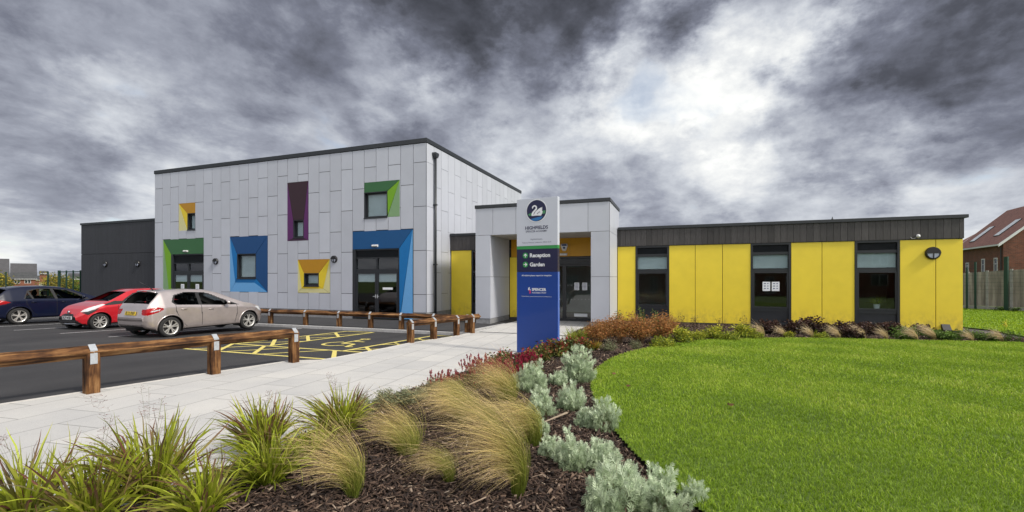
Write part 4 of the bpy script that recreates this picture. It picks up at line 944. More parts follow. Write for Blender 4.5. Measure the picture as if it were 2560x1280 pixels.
knee_rail('short brown timber rail fence running from the yellow hatching towards the porch', [(-6.81, 10.63), (-6.67, 11.62), (-6.52, 12.78), (-6.40, 13.65)], .625, 'wood_y', -1, .08, .42)
knee_rail('long low brown timber rail fence along the footpath in front of the hall', [(x, 13.9) for x in (-32.1, -30.25, -28.4, -26.5, -24.65, -22.8, -21.0, -19.15, -17.3, -15.44, -13.64, -12.02, -10.6, -9.28, -7.96, -6.68)], .585, 'wood_x', -1, .1, .1)

# ------------------------------------------------------------------ fences
def mesh_fence(label, p0, p1, zb, zt, posts, thick=(), rail=True):
    root = thing('mesh_fence', label, 'fence', (p0[0], p0[1], zb)); p0 = Vector((*p0, 0)); p1 = Vector((*p1, 0)); L = (p1 - p0).length; d = (p1 - p0).normalized()
    for k, f in enumerate(posts):
        q = p0 + d * f; w_ = .11 if k in thick else .06; mb = MB(); mb.box(q.x - w_ / 2, q.x + w_ / 2, q.y - w_ / 2, q.y + w_ / 2, zb - .2, zt + .08); mb.build('post', 'green_metal', root)
    mb = MB(); s = Vector((-d.y, d.x, 0)) * .004
    def bar(a, b2, r): mb.tube([a, b2], r, 4, False)
    z = zb + .05
    while z < zt: bar(p0 + Vector((0, 0, z)), p1 + Vector((0, 0, z)), .005); z += .2
    u = 0
    while u < L: q = p0 + d * u; bar(q + Vector((0, 0, zb + .03)), q + Vector((0, 0, zt)), .0030); u += .10
    mb.build('wire_panel', 'green_metal', root)
    if rail: mb = MB(); bar(p0 + Vector((0, 0, zt)), p1 + Vector((0, 0, zt)), .025); mb.build('top_rail', 'green_metal', root)
    return root
YF = 17.35; fx = lambda px: on_y(px, 0, YF)[0]
x0 = fx(148)
mesh_fence('dark green mesh gate and fence against the end of the charcoal block', (x0, YF), (-34.45, YF), -.05, 2.25, [0, fx(166) - x0, fx(183) - x0, fx(201) - x0], (0,))
x0 = -52.
mesh_fence('open green mesh fence behind the navy car, left of the gate', (x0, YF), (fx(147) - .05, YF), -.05, 2.2, [fx(p) - x0 for p in (-60, 15, 120)], rail=False)
FL0, FL1 = np.array([26.4 * FA[0] + 26.6 * FA[1], 26.4 * FB[0] + 26.6 * FB[1]]), np.array([27.4 * FA[0] + 24.4 * FA[1], 27.4 * FB[0] + 24.4 * FB[1]])
dv = (FL1 - FL0) / np.linalg.norm(FL1 - FL0)
def fence_at(px):
    r = ray(px, 700)[:2]; A_ = np.array([[r[0], -dv[0]], [r[1], -dv[1]]]); t, u = np.linalg.solve(A_, FL0); return u
wf = thing('timber_fence', 'grey close-boarded timber fence with concrete posts behind the far lawn', 'fence', (float(FL0[0]), float(FL0[1]), 0))
def fp(u, off=0): return Vector((FL0[0] + dv[0] * u - dv[1] * off, FL0[1] + dv[1] * u + dv[0] * off, 0))
cps = [fence_at(p) for p in (2420, 2468, 2529)]; sp_ = cps[2] - cps[1]; cps = [cps[0] - sp_ * 2, cps[0] - sp_] + cps + [cps[2] + sp_ * k for k in (1, 2, 3, 4)]
def ftop(u): return 2.14 + .075 * u
def oriented_box(mb, a, b2, w_, z0, z1a, z1b=None):
    d = (b2 - a); d.normalize(); n = Vector((-d.y, d.x, 0)) * w_ / 2; z1b = z1a if z1b is None else z1b
    vs = [(v.x, v.y, z) for v, z in ((a - n, z0), (b2 - n, z0), (b2 + n, z0), (a + n, z0), (a - n, z1a), (b2 - n, z1b), (b2 + n, z1b), (a + n, z1a))]
    mb.add(vs, [(3, 2, 1, 0), (4, 5, 6, 7), (0, 1, 5, 4), (1, 2, 6, 5), (2, 3, 7, 6), (3, 0, 4, 7)])
for k, u in enumerate(cps):
    mb = MB(); oriented_box(mb, fp(u - .05), fp(u + .05), .10, -.2, ftop(u) + .05); mb.build('concrete_post', 'concrete_post', wf)
    if k + 1 < len(cps):
        u1 = cps[k + 1]; mb = MB(); v = u + .06
        while v < u1 - .1: mb.cr = random.random(); oriented_box(mb, fp(v), fp(v + .118), .022 + random.uniform(0, .008), .26, ftop(v)); v += .125
        mb.build('board_panel', 'fence_wood', wf)
        mb = MB(); oriented_box(mb, fp(u + .055), fp(u1 - .055), .05, -.1, .25); mb.build('gravel_board', 'concrete_post', wf)
# green steel posts of the wire fence standing just in front of the timber one
wp = thing('wire_fence', 'dark green posts and thin wires in front of the grey timber fence', 'fence', (float(FL0[0]), float(FL0[1]), 0))
for px_, w_, zt in ((2427, .07, 2.45), (2448, .08, 2.75), (2525, .15, 3.0), (2650, .1, 3.0)):
    u = fence_at(px_); mb = MB(); oriented_box(mb, fp(u - w_ / 2, -.45), fp(u + w_ / 2, -.45), w_, -.2, zt); mb.build('post', 'green_metal', wp)
mb = MB(); z = 1.0
while z < 2.9: mb.tube([fp(fence_at(2420), -.45) + Vector((0, 0, z)), fp(fence_at(2650), -.45) + Vector((0, 0, z))], .004, 4, False); z += .2
mb.build('wires', 'green_metal', wp)

# ------------------------------------------------------------------ houses
def uvquad(mb_name, quads, mat, parent):
    """sheets with thickness, uv in metres along (a->b) and (a->d)"""
    bm = bmesh.new(); uv = bm.loops.layers.uv.new('UVMap')
    for q, th in quads:
        q = [Vector(p) for p in q]; nrm = (q[1] - q[0]).cross(q[3] - q[0]).normalized() * th
        top = [bm.verts.new(p) for p in q]; bot = [bm.verts.new(p - nrm) for p in q]
        ex = (q[1] - q[0]).normalized(); ey = nrm.normalized().cross(ex)
        fs = [bm.faces.new(top), bm.faces.new(bot[::-1])] + [bm.faces.new([top[i], bot[i], bot[(i + 1) % len(q)], top[(i + 1) % len(q)]]) for i in range(len(q))]
        for f in fs:
            for l in f.loops: r = l.vert.co - q[0]; l[uv].uv = (r.dot(ex), r.dot(ey))
    me = bpy.data.meshes.new(mb_name); bm.to_mesh(me); bm.free(); me.materials.append(MAT[mat]); o = link(mb_name, me)
    if parent is not None: o.parent = parent
    return o
def cam2w(lat, dep): return Vector((lat * FA[0] + dep * FA[1], lat * FB[0] + dep * FB[1], 0))
def house(name, label, org, dirv, L, Wd, zg, ze, zr, brick, tile, wins=(), dormers=(), hip=False, barge=True, lights=()):
    """local x along the eaves (front), local y towards the back, ridge half-way"""
    t = thing('house' if name is None else name, label, 'house', (org.x, org.y, zg), math.atan2(dirv.y, dirv.x))
    ze -= zg; zr -= zg; mb = MB()
    mb.add([(0, 0, 0), (L, 0, 0), (L, Wd, 0), (0, Wd, 0), (0, 0, ze), (L, 0, ze), (L, Wd, ze), (0, Wd, ze), (0, Wd / 2, zr), (L, Wd / 2, zr)],
           [(0, 1, 5, 4), (1, 2, 6, 9, 5), (2, 3, 7, 6), (3, 0, 4, 8, 7)])
    mb.build('wall', brick).parent = t
    o_ = .3; sl = (zr - ze) / (Wd / 2); e = ze - o_ * sl + .1
    rf = uvquad('roof', [([(-.15, -o_, e), (L + .15, -o_, e), (L + .15, Wd / 2, zr + .1), (-.15, Wd / 2, zr + .1)], .09), ([(L + .15, Wd + o_, e), (-.15, Wd + o_, e), (-.15, Wd / 2 + .001, zr + .1), (L + .15, Wd / 2 + .001, zr + .1)], .09)], tile, t)
    mb = MB(); mb.box(-.15, L + .15, -o_ - .09, -o_ + .02, e - .16, e - .03); mb.build('gutter', 'white_paint').parent = t
    if barge:
        for xx in (-.17, L + .10):
            mb = MB(); mb.prism([(-o_ - .05, e - .26), (-o_ - .05, e - .02), (Wd / 2, zr + .04), (Wd + o_ + .05, e - .02), (Wd + o_ + .05, e - .26), (Wd / 2, zr - .2)], 'x', xx - .03, xx + .07); mb.build('bargeboard', 'white_paint').parent = t
    for (x, z, w_, h) in wins:
        z -= zg; mb = MB()
        for a in ((x, x + w_, z, z + .07), (x, x + w_, z + h - .07, z + h), (x, x + .07, z + .07, z + h - .07), (x + w_ - .07, x + w_, z + .07, z + h - .07)): mb.box(a[0], a[1], -.05, .02, a[2], a[3])
        if w_ > .8: mb.box(x + w_ / 2 - .05, x + w_ / 2 + .05, -.05, .02, z + .07, z + h - .07)
        mb.box(x + .07, x + w_ - .07, -.045, .0, z + h * .62, z + h * .62 + .04)
        o = mb.build('window', 'white_paint'); o.parent = t
        mb = MB(); mb.box(x + .06, x + w_ - .06, -.02, -.012, z + .06, z + h - .06); mb.build('pane', 'glass_dark').parent = o
    for (x, f, w_, h) in lights:
        ang = math.atan(sl); y0, z0 = -o_ + (Wd / 2 + o_) * f, e + (zr + .1 - e) * f
        ey = Vector((0, math.cos(ang), math.sin(ang))); en = Vector((0, -math.sin(ang), math.cos(ang)))
        def bx(mb, x0, x1, a0, a1, n0, n1):
            vs = [Vector((xx, y0, z0)) + ey * aa + en * nn for nn in (n0, n1) for aa in (a0, a1) for xx in (x0, x1)]
            mb.add(vs, [(0, 2, 3, 1), (4, 5, 7, 6), (0, 1, 5, 4), (2, 6, 7, 3), (0, 4, 6, 2), (1, 3, 7, 5)])
        mb = MB(); bx(mb, x, x + w_, 0, h, 0, .06); r_ = mb.build('rooflight', 'trim_dark'); r_.parent = t
        mb = MB(); bx(mb, x + .05, x + w_ - .05, .05, h - .05, .055, .075); mb.build('pane', 'painted_sky_pane').parent = r_
    return t
m, nt, b = nodes('glass_dark'); b.inputs['Base Color'].default_value = (.02, .025, .03, 1); b.inputs['Roughness'].default_value = .05
# right-hand brick house: near eaves corner, eaves run away from the viewer
e_dir = Vector((.45 * FA[0] + .893 * FA[1], .45 * FB[0] + .893 * FB[1], 0)).normalized()
nc = cam2w(42.1, 39.0)
far = nc + e_dir * 9.2
hd_ = -e_dir                                            # local x runs from the far end to the near corner so that local y points away
rh = house(None, 'red brick house with brown tiled roof and two rooflights behind the timber fence', far, hd_, 9.2, 7.5, 0, 5.0, 8.55, 'brick', 'tile_red',
           wins=[(9.2 - 1.55, 2.2, .62, 1.45), (9.2 - 3.9, 2.2, .62, 1.45), (9.2 - 7.2, 2.5, .62, .9)], lights=[(9.2 - 3.35, .22, 1.0, 2.1), (9.2 - 7.5, .16, 1.0, 2.1)])
mb = MB(); mb.tube([(9.0, -.36, 4.75), (9.0, -.08, 4.5), (9.0, -.08, .2)], .04, 8); mb.build('downpipe', 'trim_dark').parent = rh
g2 = cam2w(36.5, 37.3)
house('garage', 'small brick garage with white bargeboard in front of the red brick house', g2 + e_dir * 2.6, Vector((-dv[0], -dv[1], 0)), 2, 5.2, 0, 2.5, 5.0, 'brick', 'tile_red')
house(None, 'distant red roofed house with white verge beyond the brick house', cam2w(66, 66) + e_dir * 4, -e_dir, 8, 7, 0, 7.0, 9.3, 'brick', 'tile_red')
# houses low down beyond the car park, their eaves square to the viewer
vd = Vector((FA[0], FA[1], 0)); vx = Vector((FA[0], FB[0], 0))
def far_house(label, px0, px1, dep, ytop, yeave, tile='slate', wins=(), brick='brick_far', tilt=0, zg=-4.2, Wd=8):
    lat0, lat1 = (px0 - 1280) / 1138 * dep, (px1 - 1280) / 1138 * dep
    um, u1 = (px0 + px1) / 2 - 1280, px1 - 1280; nn = math.hypot(um, 1138); dl, dd = 1138 / nn, -um / nn      # square to the line of sight
    s_ = (u1 * dep - 1138 * lat0) / (1138 * dl - u1 * dd); p = cam2w(lat0, dep); q = cam2w(lat0 + dl * s_, dep + dd * s_); d = (q - p); L = d.length; d.normalize()
    ze, zr = EYE + (697 - yeave) / 1138 * dep, EYE + (697 - ytop) / 1138 * (dep + Wd / 2)
    return house(None, label, p, d, L, Wd, zg, ze, zr, brick, tile, wins=[(a * L, EYE + (697 - yb) / 1138 * dep, b_ * L, (yb - ya) / 1138 * dep) for a, b_, ya, yb in wins], barge=False)
far_house('distant brick house with wide slate roof and two white windows beyond the navy car', 27, 91, 110, 659.5, 695, wins=[(.12, .24, 697, 708.5), (.53, .25, 697, 708.5)])
far_house('distant grey roofed house cut by the edge of the view, left of the brick one', -60, 22, 100, 647, 697, wins=[])
far_house('orange brick house end with cream extension glimpsed behind the autumn tree', 99, 118, 130, 678, 684)
far_house('distant dark roofed house just right of the wide slate roof', 90, 102, 150, 690, 700)
far_house('pink brick gabled house seen through the green mesh gate', 172, 212, 120, 684, 697, tilt=8)
cx_ = cam2w((110 - 1280) / 1138 * 125, 125)
t = thing('garden_wall', 'pale cream rendered wall low beside the orange brick house', 'wall', (cx_.x, cx_.y, -2)); mb = MB(); a_, b_ = cam2w((99 - 1280) / 1138 * 125, 125), cam2w((113 - 1280) / 1138 * 125, 125); oriented_box(mb, a_, b_, .3, -4, .8); mb.build('render', 'cream_render', t)
# ------------------------------------------------------------------ cars
def paint(name, col, flake=.3, metal=.3, rough=.32):
    m, nt, b = nodes(name)
    b.inputs['Base Color'].default_value = (*col, 1); b.inputs['Metallic'].default_value = metal; b.inputs['Roughness'].default_value = rough
    b.inputs['Coat Weight'].default_value = 1.0; b.inputs['Coat Roughness'].default_value = .03
    n = noise(nt, coords(nt), 3, 4, .6); nt.links.new(ramp(nt, n.outputs[0], [(.3, tuple(c * .9 for c in col)), (.7, tuple(min(1, c * 1.08) for c in col))]), b.inputs['Base Color'])
paint('paint_champagne', (.60, .53, .51), metal=.7, rough=.28); paint('paint_red', (.52, .012, .022), metal=.15); paint('paint_navy', (.003, .006, .024), metal=0, rough=.3)
MAT['paint_navy'].node_tree.nodes['Principled BSDF'].inputs['Coat Weight'].default_value = .45; MAT['paint_navy'].node_tree.nodes['Principled BSDF'].inputs['Specular IOR Level'].default_value = .3
simple('tyre', (.018, .018, .019), .8, var=.2, vscale=30); simple('alloy', (.66, .65, .62), .3, metal=.6, var=.05); simple('alloy_black', (.01, .01, .011), .3)
simple('lens_red', (.34, .006, .008), .15, var=.1, spec=.3); simple('lens_white', (.55, .57, .60), .12, var=.1, coat=1); simple('chrome', (.65, .66, .68), .12, metal=1, var=.02)
simple('plate_yellow', (.68, .48, .03), .5, var=.02); simple('plate_white', (.68, .70, .72), .5, var=.02); simple('trim_black', (.012, .012, .013), .45, var=.1); simple('seat_cloth', (.03, .03, .034), .9)
def inpoly(poly, x, y): return inside(poly, np.asarray(x), np.asarray(y))
def smooth1(x, xs, ys, k):
    f = np.interp(x, xs, ys); fine = np.linspace(x[0] - .3, x[-1] + .3, 900); g = np.interp(np.clip(fine, xs[0], xs[-1]), xs, ys)
    dx = fine[1] - fine[0]; r = max(1, int(k / dx)); ker = np.hanning(2 * r + 3)[1:-1]; ker /= ker.sum()
    g = np.convolve(np.pad(g, r, mode='edge'), ker, 'valid')[:len(fine)]; return np.interp(x, fine, g)
def car(label, S, paintm, loc, rz, plate, plate_mat, rear_view):
    root = thing('parked_car', label, 'car', loc, rz, 'cars parked in the marked bays')
    L = S['L']; e = .22
    x = np.unique(np.concatenate([np.linspace(0, e, 30), np.linspace(e, L - e, 236), np.linspace(L - e, L, 30)]))
    zt = smooth1(x, *zip(*S['top']), .045); zb = smooth1(x, *zip(*S['belt']), .06); zl = smooth1(x, *zip(*S['low']), .05)
    w_ = smooth1(x, *zip(*S['wid']), .05)
    # round off the very ends
    zb = np.minimum(zb, zt - .012); gh = zt - zb; zl = np.minimum(zl, zb - .1)
    tum = S.get('tumble', .46)
    y6 = np.maximum(w_ * .955 - tum * gh - .015, .25 * w_)
    ctrl = [(0 * w_, zl), (w_ * .80, zl), (w_ * .95, zl + .035), (w_ * .992, zl + .16), (w_, zl + (zb - zl) * .50), (w_ * .99, zb - .10 * (zb - zl)), (w_ * .955, zb), (w_ * .955 - (w_ * .955 - y6) * .5, zb + gh * .46), (y6, zb + gh * .86), (y6 * .86, zb + gh * .962), (y6 * .5, zb + gh * .995), (0 * w_, zt)]
    C = np.array([[c[0], c[1]] for c in ctrl])                  # (12, 2, nx)
    seg = [5, 3, 7, 9, 12, 6, 10, 10, 5, 7, 9]; rows = []; rid = []
    for i in range(11):
        p0, p1, p2, p3 = C[max(i - 1, 0)], C[i], C[i + 1], C[min(i + 2, 11)]
        for t in np.linspace(0, 1, seg[i], endpoint=False):
            k = .5 if i not in (0,) else 0
            m1, m2 = (p2 - p0) * .5 * (i > 0), (p3 - p1) * .5 * (i < 10)
            h = (2 * t**3 - 3 * t**2 + 1) * p1 + (t**3 - 2 * t**2 + t) * m1 * .8 + (-2 * t**3 + 3 * t**2) * p2 + (t**3 - t**2) * m2 * .8
            rows.append(h); rid.append(i + t)
    rows.append(C[11]); rid.append(11.)
    Rw = np.array(rows); nr = len(rows)                          # (nr, 2, nx)
    Y = Rw[:, 0, :].T; Z = Rw[:, 1, :].T; X = np.repeat(x[:, None], nr, 1)
    V = np.stack([X, -Y, Z], -1)                                # right side y<0
    Vm = np.stack([X, Y, Z], -1)
    nx = len(x); idx = np.arange(nx * nr).reshape(nx, nr)
    q = np.stack([idx[:-1, :-1], idx[1:, :-1], idx[1:, 1:], idx[:-1, 1:]], -1).reshape(-1, 4)
    VV = np.concatenate([V.reshape(-1, 3), Vm.reshape(-1, 3)]); FF = np.concatenate([q[:, ::-1], q + nx * nr])
    rid = np.array(rid); rr = np.repeat(((rid[:-1] + rid[1:]) / 2)[None], nx - 1, 0).ravel(); rr = np.concatenate([rr, rr])
    c = VV[FF].mean(1); side = np.concatenate([np.full(len(q), -1), np.full(len(q), 1)])
    ay = np.abs(c[:, 1]); cx_, cz_ = c[:, 0], c[:, 2]
    part = np.zeros(len(FF), int)                                # 0 body
    names = {0: ('body', [paintm, 'trim_black']), 9: ('lower_trim', ['trim_black', 'trim_black'])}
    def assign(mask, pid): part[mask & (part == 0)] = pid
    gm = (rr > 6.12) & (rr < 8.1)
    gone = np.zeros(len(FF), bool)
    for xw in S['wheels']: gone |= ((cx_ - xw) ** 2 + (cz_ - S['wr']) ** 2 < (S['wr'] + .055) ** 2) & (ay > .42) & (rr < 6.2)
    pid = 20
    for poly in S['side_glass']:
        for sd_ in (-1, 1): assign(gm & inpoly(poly, cx_, cz_) & (side == sd_), pid); names[pid] = ('side_window', ['car_glass']); pid += 1
    top = rr > 8.25
    a, b2 = S['screen']; zc = np.interp(cx_, x, zt)
    assign((rr > 8.6) & (cx_ > a) & (cx_ < b2), pid); names[pid] = ('windscreen', ['car_glass']); pid += 1
    a, b2 = S['rear_glass']; assign((rr > 8.3) & (cx_ > a) & (cx_ < b2), pid); names[pid] = ('rear_window', ['car_glass']); pid += 1
    for nm, mats, poly, plane, test in S['patches']:
        for sd_ in ((-1, 1) if plane == 'side' or plane == 'pair' else (0,)):
            if plane == 'side': mk = inpoly(poly, cx_, cz_) & (side == sd_) & (rr < 8) & test(c)
            elif plane == 'pair': mk = inpoly(poly, ay, cz_) & (side == sd_) & test(c)
            else: mk = inpoly(poly, ay, cz_) & test(c)
            assign(mk, pid); names[pid] = (nm, mats); pid += 1
    assign((cz_ < S['sill']) , 9)
    midx = np.zeros(len(FF), int)
    seam = np.zeros(len(FF), bool)
    for line in S['seams']:
        lx = np.interp(cz_, [p[1] for p in line], [p[0] for p in line]); z0, z1 = line[0][1], line[-1][1]
        seam |= (np.abs(cx_ - lx) < .0085) & (cz_ > z0) & (cz_ < z1) & (rr < 6.3) & (rr > 1.5)
    midx[seam] = 1
    # black frame round the side glass
    for poly in S['glass_frame']: midx[gm & inpoly(poly, cx_, cz_) & (part == 0)] = 1
    for pid_, (nm, mats) in names.items():
        mk = (part == pid_) & ~gone
        if not mk.any(): continue
        F = FF[mk]; used = np.unique(F); rm = np.zeros(len(VV), int); rm[used] = np.arange(len(used))
        me = fast_mesh(nm, VV[used], rm[F], mats, smooth=True, matidx=midx[mk] if pid_ == 0 else None)
        o = link(nm, me, root)
    # end caps
    for k in (0, nx - 1):
        mb = MB(); ring = [tuple(v) for v in V[k]] + [tuple(v) for v in Vm[k][::-1]]; mb.poly(ring if k else ring[::-1]); mb.build('bumper_face', paintm if S.get('cap_paint', True) else 'trim_black').parent = root
    # wheel wells, arch lips, wheels
    wr = S['wr']
    for xw in S['wheels']:
        ww = float(np.interp(xw, x, w_))
        for sd_ in (-1, 1):
            mb = MB(); A = np.linspace(R(-25), R(205), 26); ro = wr + .052
            ring = lambda y_, r_: [(xw + r_ * math.cos(a), y_ * sd_, wr + r_ * math.sin(a)) for a in A]
            v0 = ring(ww - .035, ro); v1 = ring(.45, ro); n = len(A); vs = v0 + v1; fs = [(i, i + 1, n + i + 1, n + i) for i in range(n - 1)] + [tuple(range(n, 2 * n))]
            mb.add(vs, fs); mb.build('wheel_well', 'trim_black', smooth=False).parent = root
            mb = MB(); pts = []
            for a in np.linspace(R(-12), R(192), 30):
                px_, pz_ = xw + (ro + .006) * math.cos(a), wr + (ro + .006) * math.sin(a)
                yy = float(np.interp(px_, x, w_)); i0 = int(np.argmin(abs(x - px_))); yy = float(np.interp(pz_, Z[i0][:42], Y[i0][:42])) if pz_ > Z[i0][8] else yy * .96
                pts.append((px_, (yy - .006) * sd_, pz_))
            mb.tube(pts, .017, 8); mb.build('wheel_arch', paintm, smooth=True).parent = root
            # wheel: local z outward
            M = Matrix.Translation((xw, (ww - .035) * sd_, wr)) @ Matrix.Rotation(R(90) * -sd_, 4, 'X')
            mb = MB(); mb.lathe([(.0, -.10), (.17, -.10), (.17, -.085), (0, -.085)], M, 24); wh = mb.build('wheel', 'trim_black', smooth=False); wh.parent = root
            tr_ = S['rim']; mb = MB(); mb.lathe([(tr_, -.19), (wr - .02, -.20), (wr, -.17), (wr, -.035), (wr - .018, -.006), (wr - .05, .006), (tr_ + .012, .0), (tr_ - .004, -.012), (tr_ - .004, -.03)], M, 44); mb.build('tyre', 'tyre', smooth=True).parent = wh
            mb = MB(); mb.lathe([(tr_ - .004, -.19), (tr_ - .02, -.10), (tr_ - .02, -.03), (tr_ - .003, -.006), (tr_ + .006, -.001)], M, 44); mb.lathe([(0, -.012), (.045, -.014), (.058, -.03), (.058, -.07)], M, 20)
            for k in range(5):
                a0 = 2 * math.pi * k / 5 + .3
                for da in S['spokes']:
                    p = []
                    for rr_, wd_ in ((.04, .016), (.10, .013), (tr_ - .012, .018)):
                        spread = da * min(1, rr_ / tr_) + (0 if rr_ > .05 else 0); ca, sa = math.cos(a0 + da * (.55 + .45 * rr_ / tr_)), math.sin(a0 + da * (.55 + .45 * rr_ / tr_))
                        p.append((rr_ * ca - wd_ * sa, rr_ * sa + wd_ * ca)); p.append((rr_ * ca + wd_ * sa, rr_ * sa - wd_ * ca))
                    dz = [-.015, -.022, -.012]
                    vs = [M @ Vector((p[j][0], p[j][1], dz[j // 2])) for j in range(6)] + [M @ Vector((p[j][0], p[j][1], dz[j // 2] - .03)) for j in range(6)]
                    mb.add(vs, [(0, 1, 3, 2), (2, 3, 5, 4), (6, 8, 9, 7), (8, 10, 11, 9), (0, 2, 8, 6), (2, 4, 10, 8), (1, 7, 9, 3), (3, 9, 11, 5)])
            mb.build('rim', S.get('rim_mat', 'alloy')).parent = wh
    # mirrors, handles, plate, seats, wiper, aerial
    xm, zm = S['mirror']; ym = float(np.interp(xm, x, w_))
    for sd_ in (-1, 1):
        mb = MB(); pr = [(xm - .02, -.07, 0), (xm + .07, -.06, 0)]
        M = Matrix.Translation((xm, (ym + .075) * sd_, zm)) @ Matrix.Diagonal((.075, .105, .068, 1))
        mb.lathe([(math.sin(a), -math.cos(a)) for a in np.linspace(0, math.pi, 12)], M @ Matrix.Rotation(R(90), 4, 'Y'), 16)
        mi = mb.build('wing_mirror', S.get('mirror_mat', paintm), smooth=True); mi.parent = root
        mb = MB(); mb.tube([(xm + .02, (ym - .10) * sd_, zm - .04), (xm + .01, (ym + .03) * sd_, zm - .02)], .022, 8); mb.build('mirror_arm', 'trim_black').parent = mi
        mb = MB(); mb.box(xm - .079, xm - .070, min((ym + .01) * sd_, (ym + .15) * sd_), max((ym + .01) * sd_, (ym + .15) * sd_), zm - .045, zm + .045); mb.build('mirror_glass', 'chrome').parent = mi
        for hx_, hz_ in S['handles']:
            i0 = int(np.argmin(abs(x - hx_))); yy = float(np.interp(hz_, Z[i0][:48], Y[i0][:48]))
            mb = MB(); mb.tube([(hx_ - .09, (yy - .004) * sd_, hz_), (hx_ - .06, (yy + .025) * sd_, hz_ + .004), (hx_ + .06, (yy + .025) * sd_, hz_ + .004), (hx_ + .09, (yy - .004) * sd_, hz_)], [.010, .014, .014, .010], 8); mb.build('door_handle', S.get('handle_mat', paintm), smooth=True).parent = root
    px_, pz_, sgn = S['plate']
    i0 = int(np.argmin(abs(x - px_)))
    mb = MB(); mb.box(-.006, .006, -.26, .26, -.057, .057); pl = mb.build('number_plate', plate_mat); pl.parent = root; pl.location = (px_, 0, pz_); pl.rotation_euler = (0, S['plate_tilt'], 0)
    if plate: vs, fs, _ = text_mesh(plate, width=.45, size=.088 / .7, bold=.03); zc_ = (min(v[1] for v in vs) + max(v[1] for v in vs)) / 2
    if plate: mb = MB(); mb.add([(.0075 * sgn, (v[0] - .225) * sgn, v[1] - zc_) for v in vs], fs); tx = mb.build('plate_lettering', 'trim_black'); tx.parent = pl
    for sx_, sy_ in ((S['seats'][0], -.36), (S['seats'][0], .36), (S['seats'][1], 0)):
        wd_ = .25 if sy_ else .58; mb = MB(); mb.prism([(sx_ - .1, .35), (sx_ + .42, .35), (sx_ + .42, .52), (sx_ + .0, .50), (sx_ - .14, 1.08), (sx_ - .24, 1.06), (sx_ - .12, .5)], 'y', sy_ - wd_, sy_ + wd_); 
        for hy in ((sy_,) if sy_ else (-.33, .33)): mb.box(sx_ - .27, sx_ - .17, hy - .12, hy + .12, 1.10, 1.27)
        mb.build('seat', 'seat_cloth', bevel=.02).parent = root
    mb = MB(); mb.box(.7, S['dash'], -.70, .70, .26, .34); mb.box(S['dash'] - .25, S['dash'] + .1, -.62, .62, .34, S['dashz']); mb.build('dashboard', 'trim_black').parent = root
    for nm, mat, pts, r_ in S['extras']:
        mb = MB(); mb.tube(pts, r_, 8); mb.build(nm, mat, smooth=True).parent = root
    return root
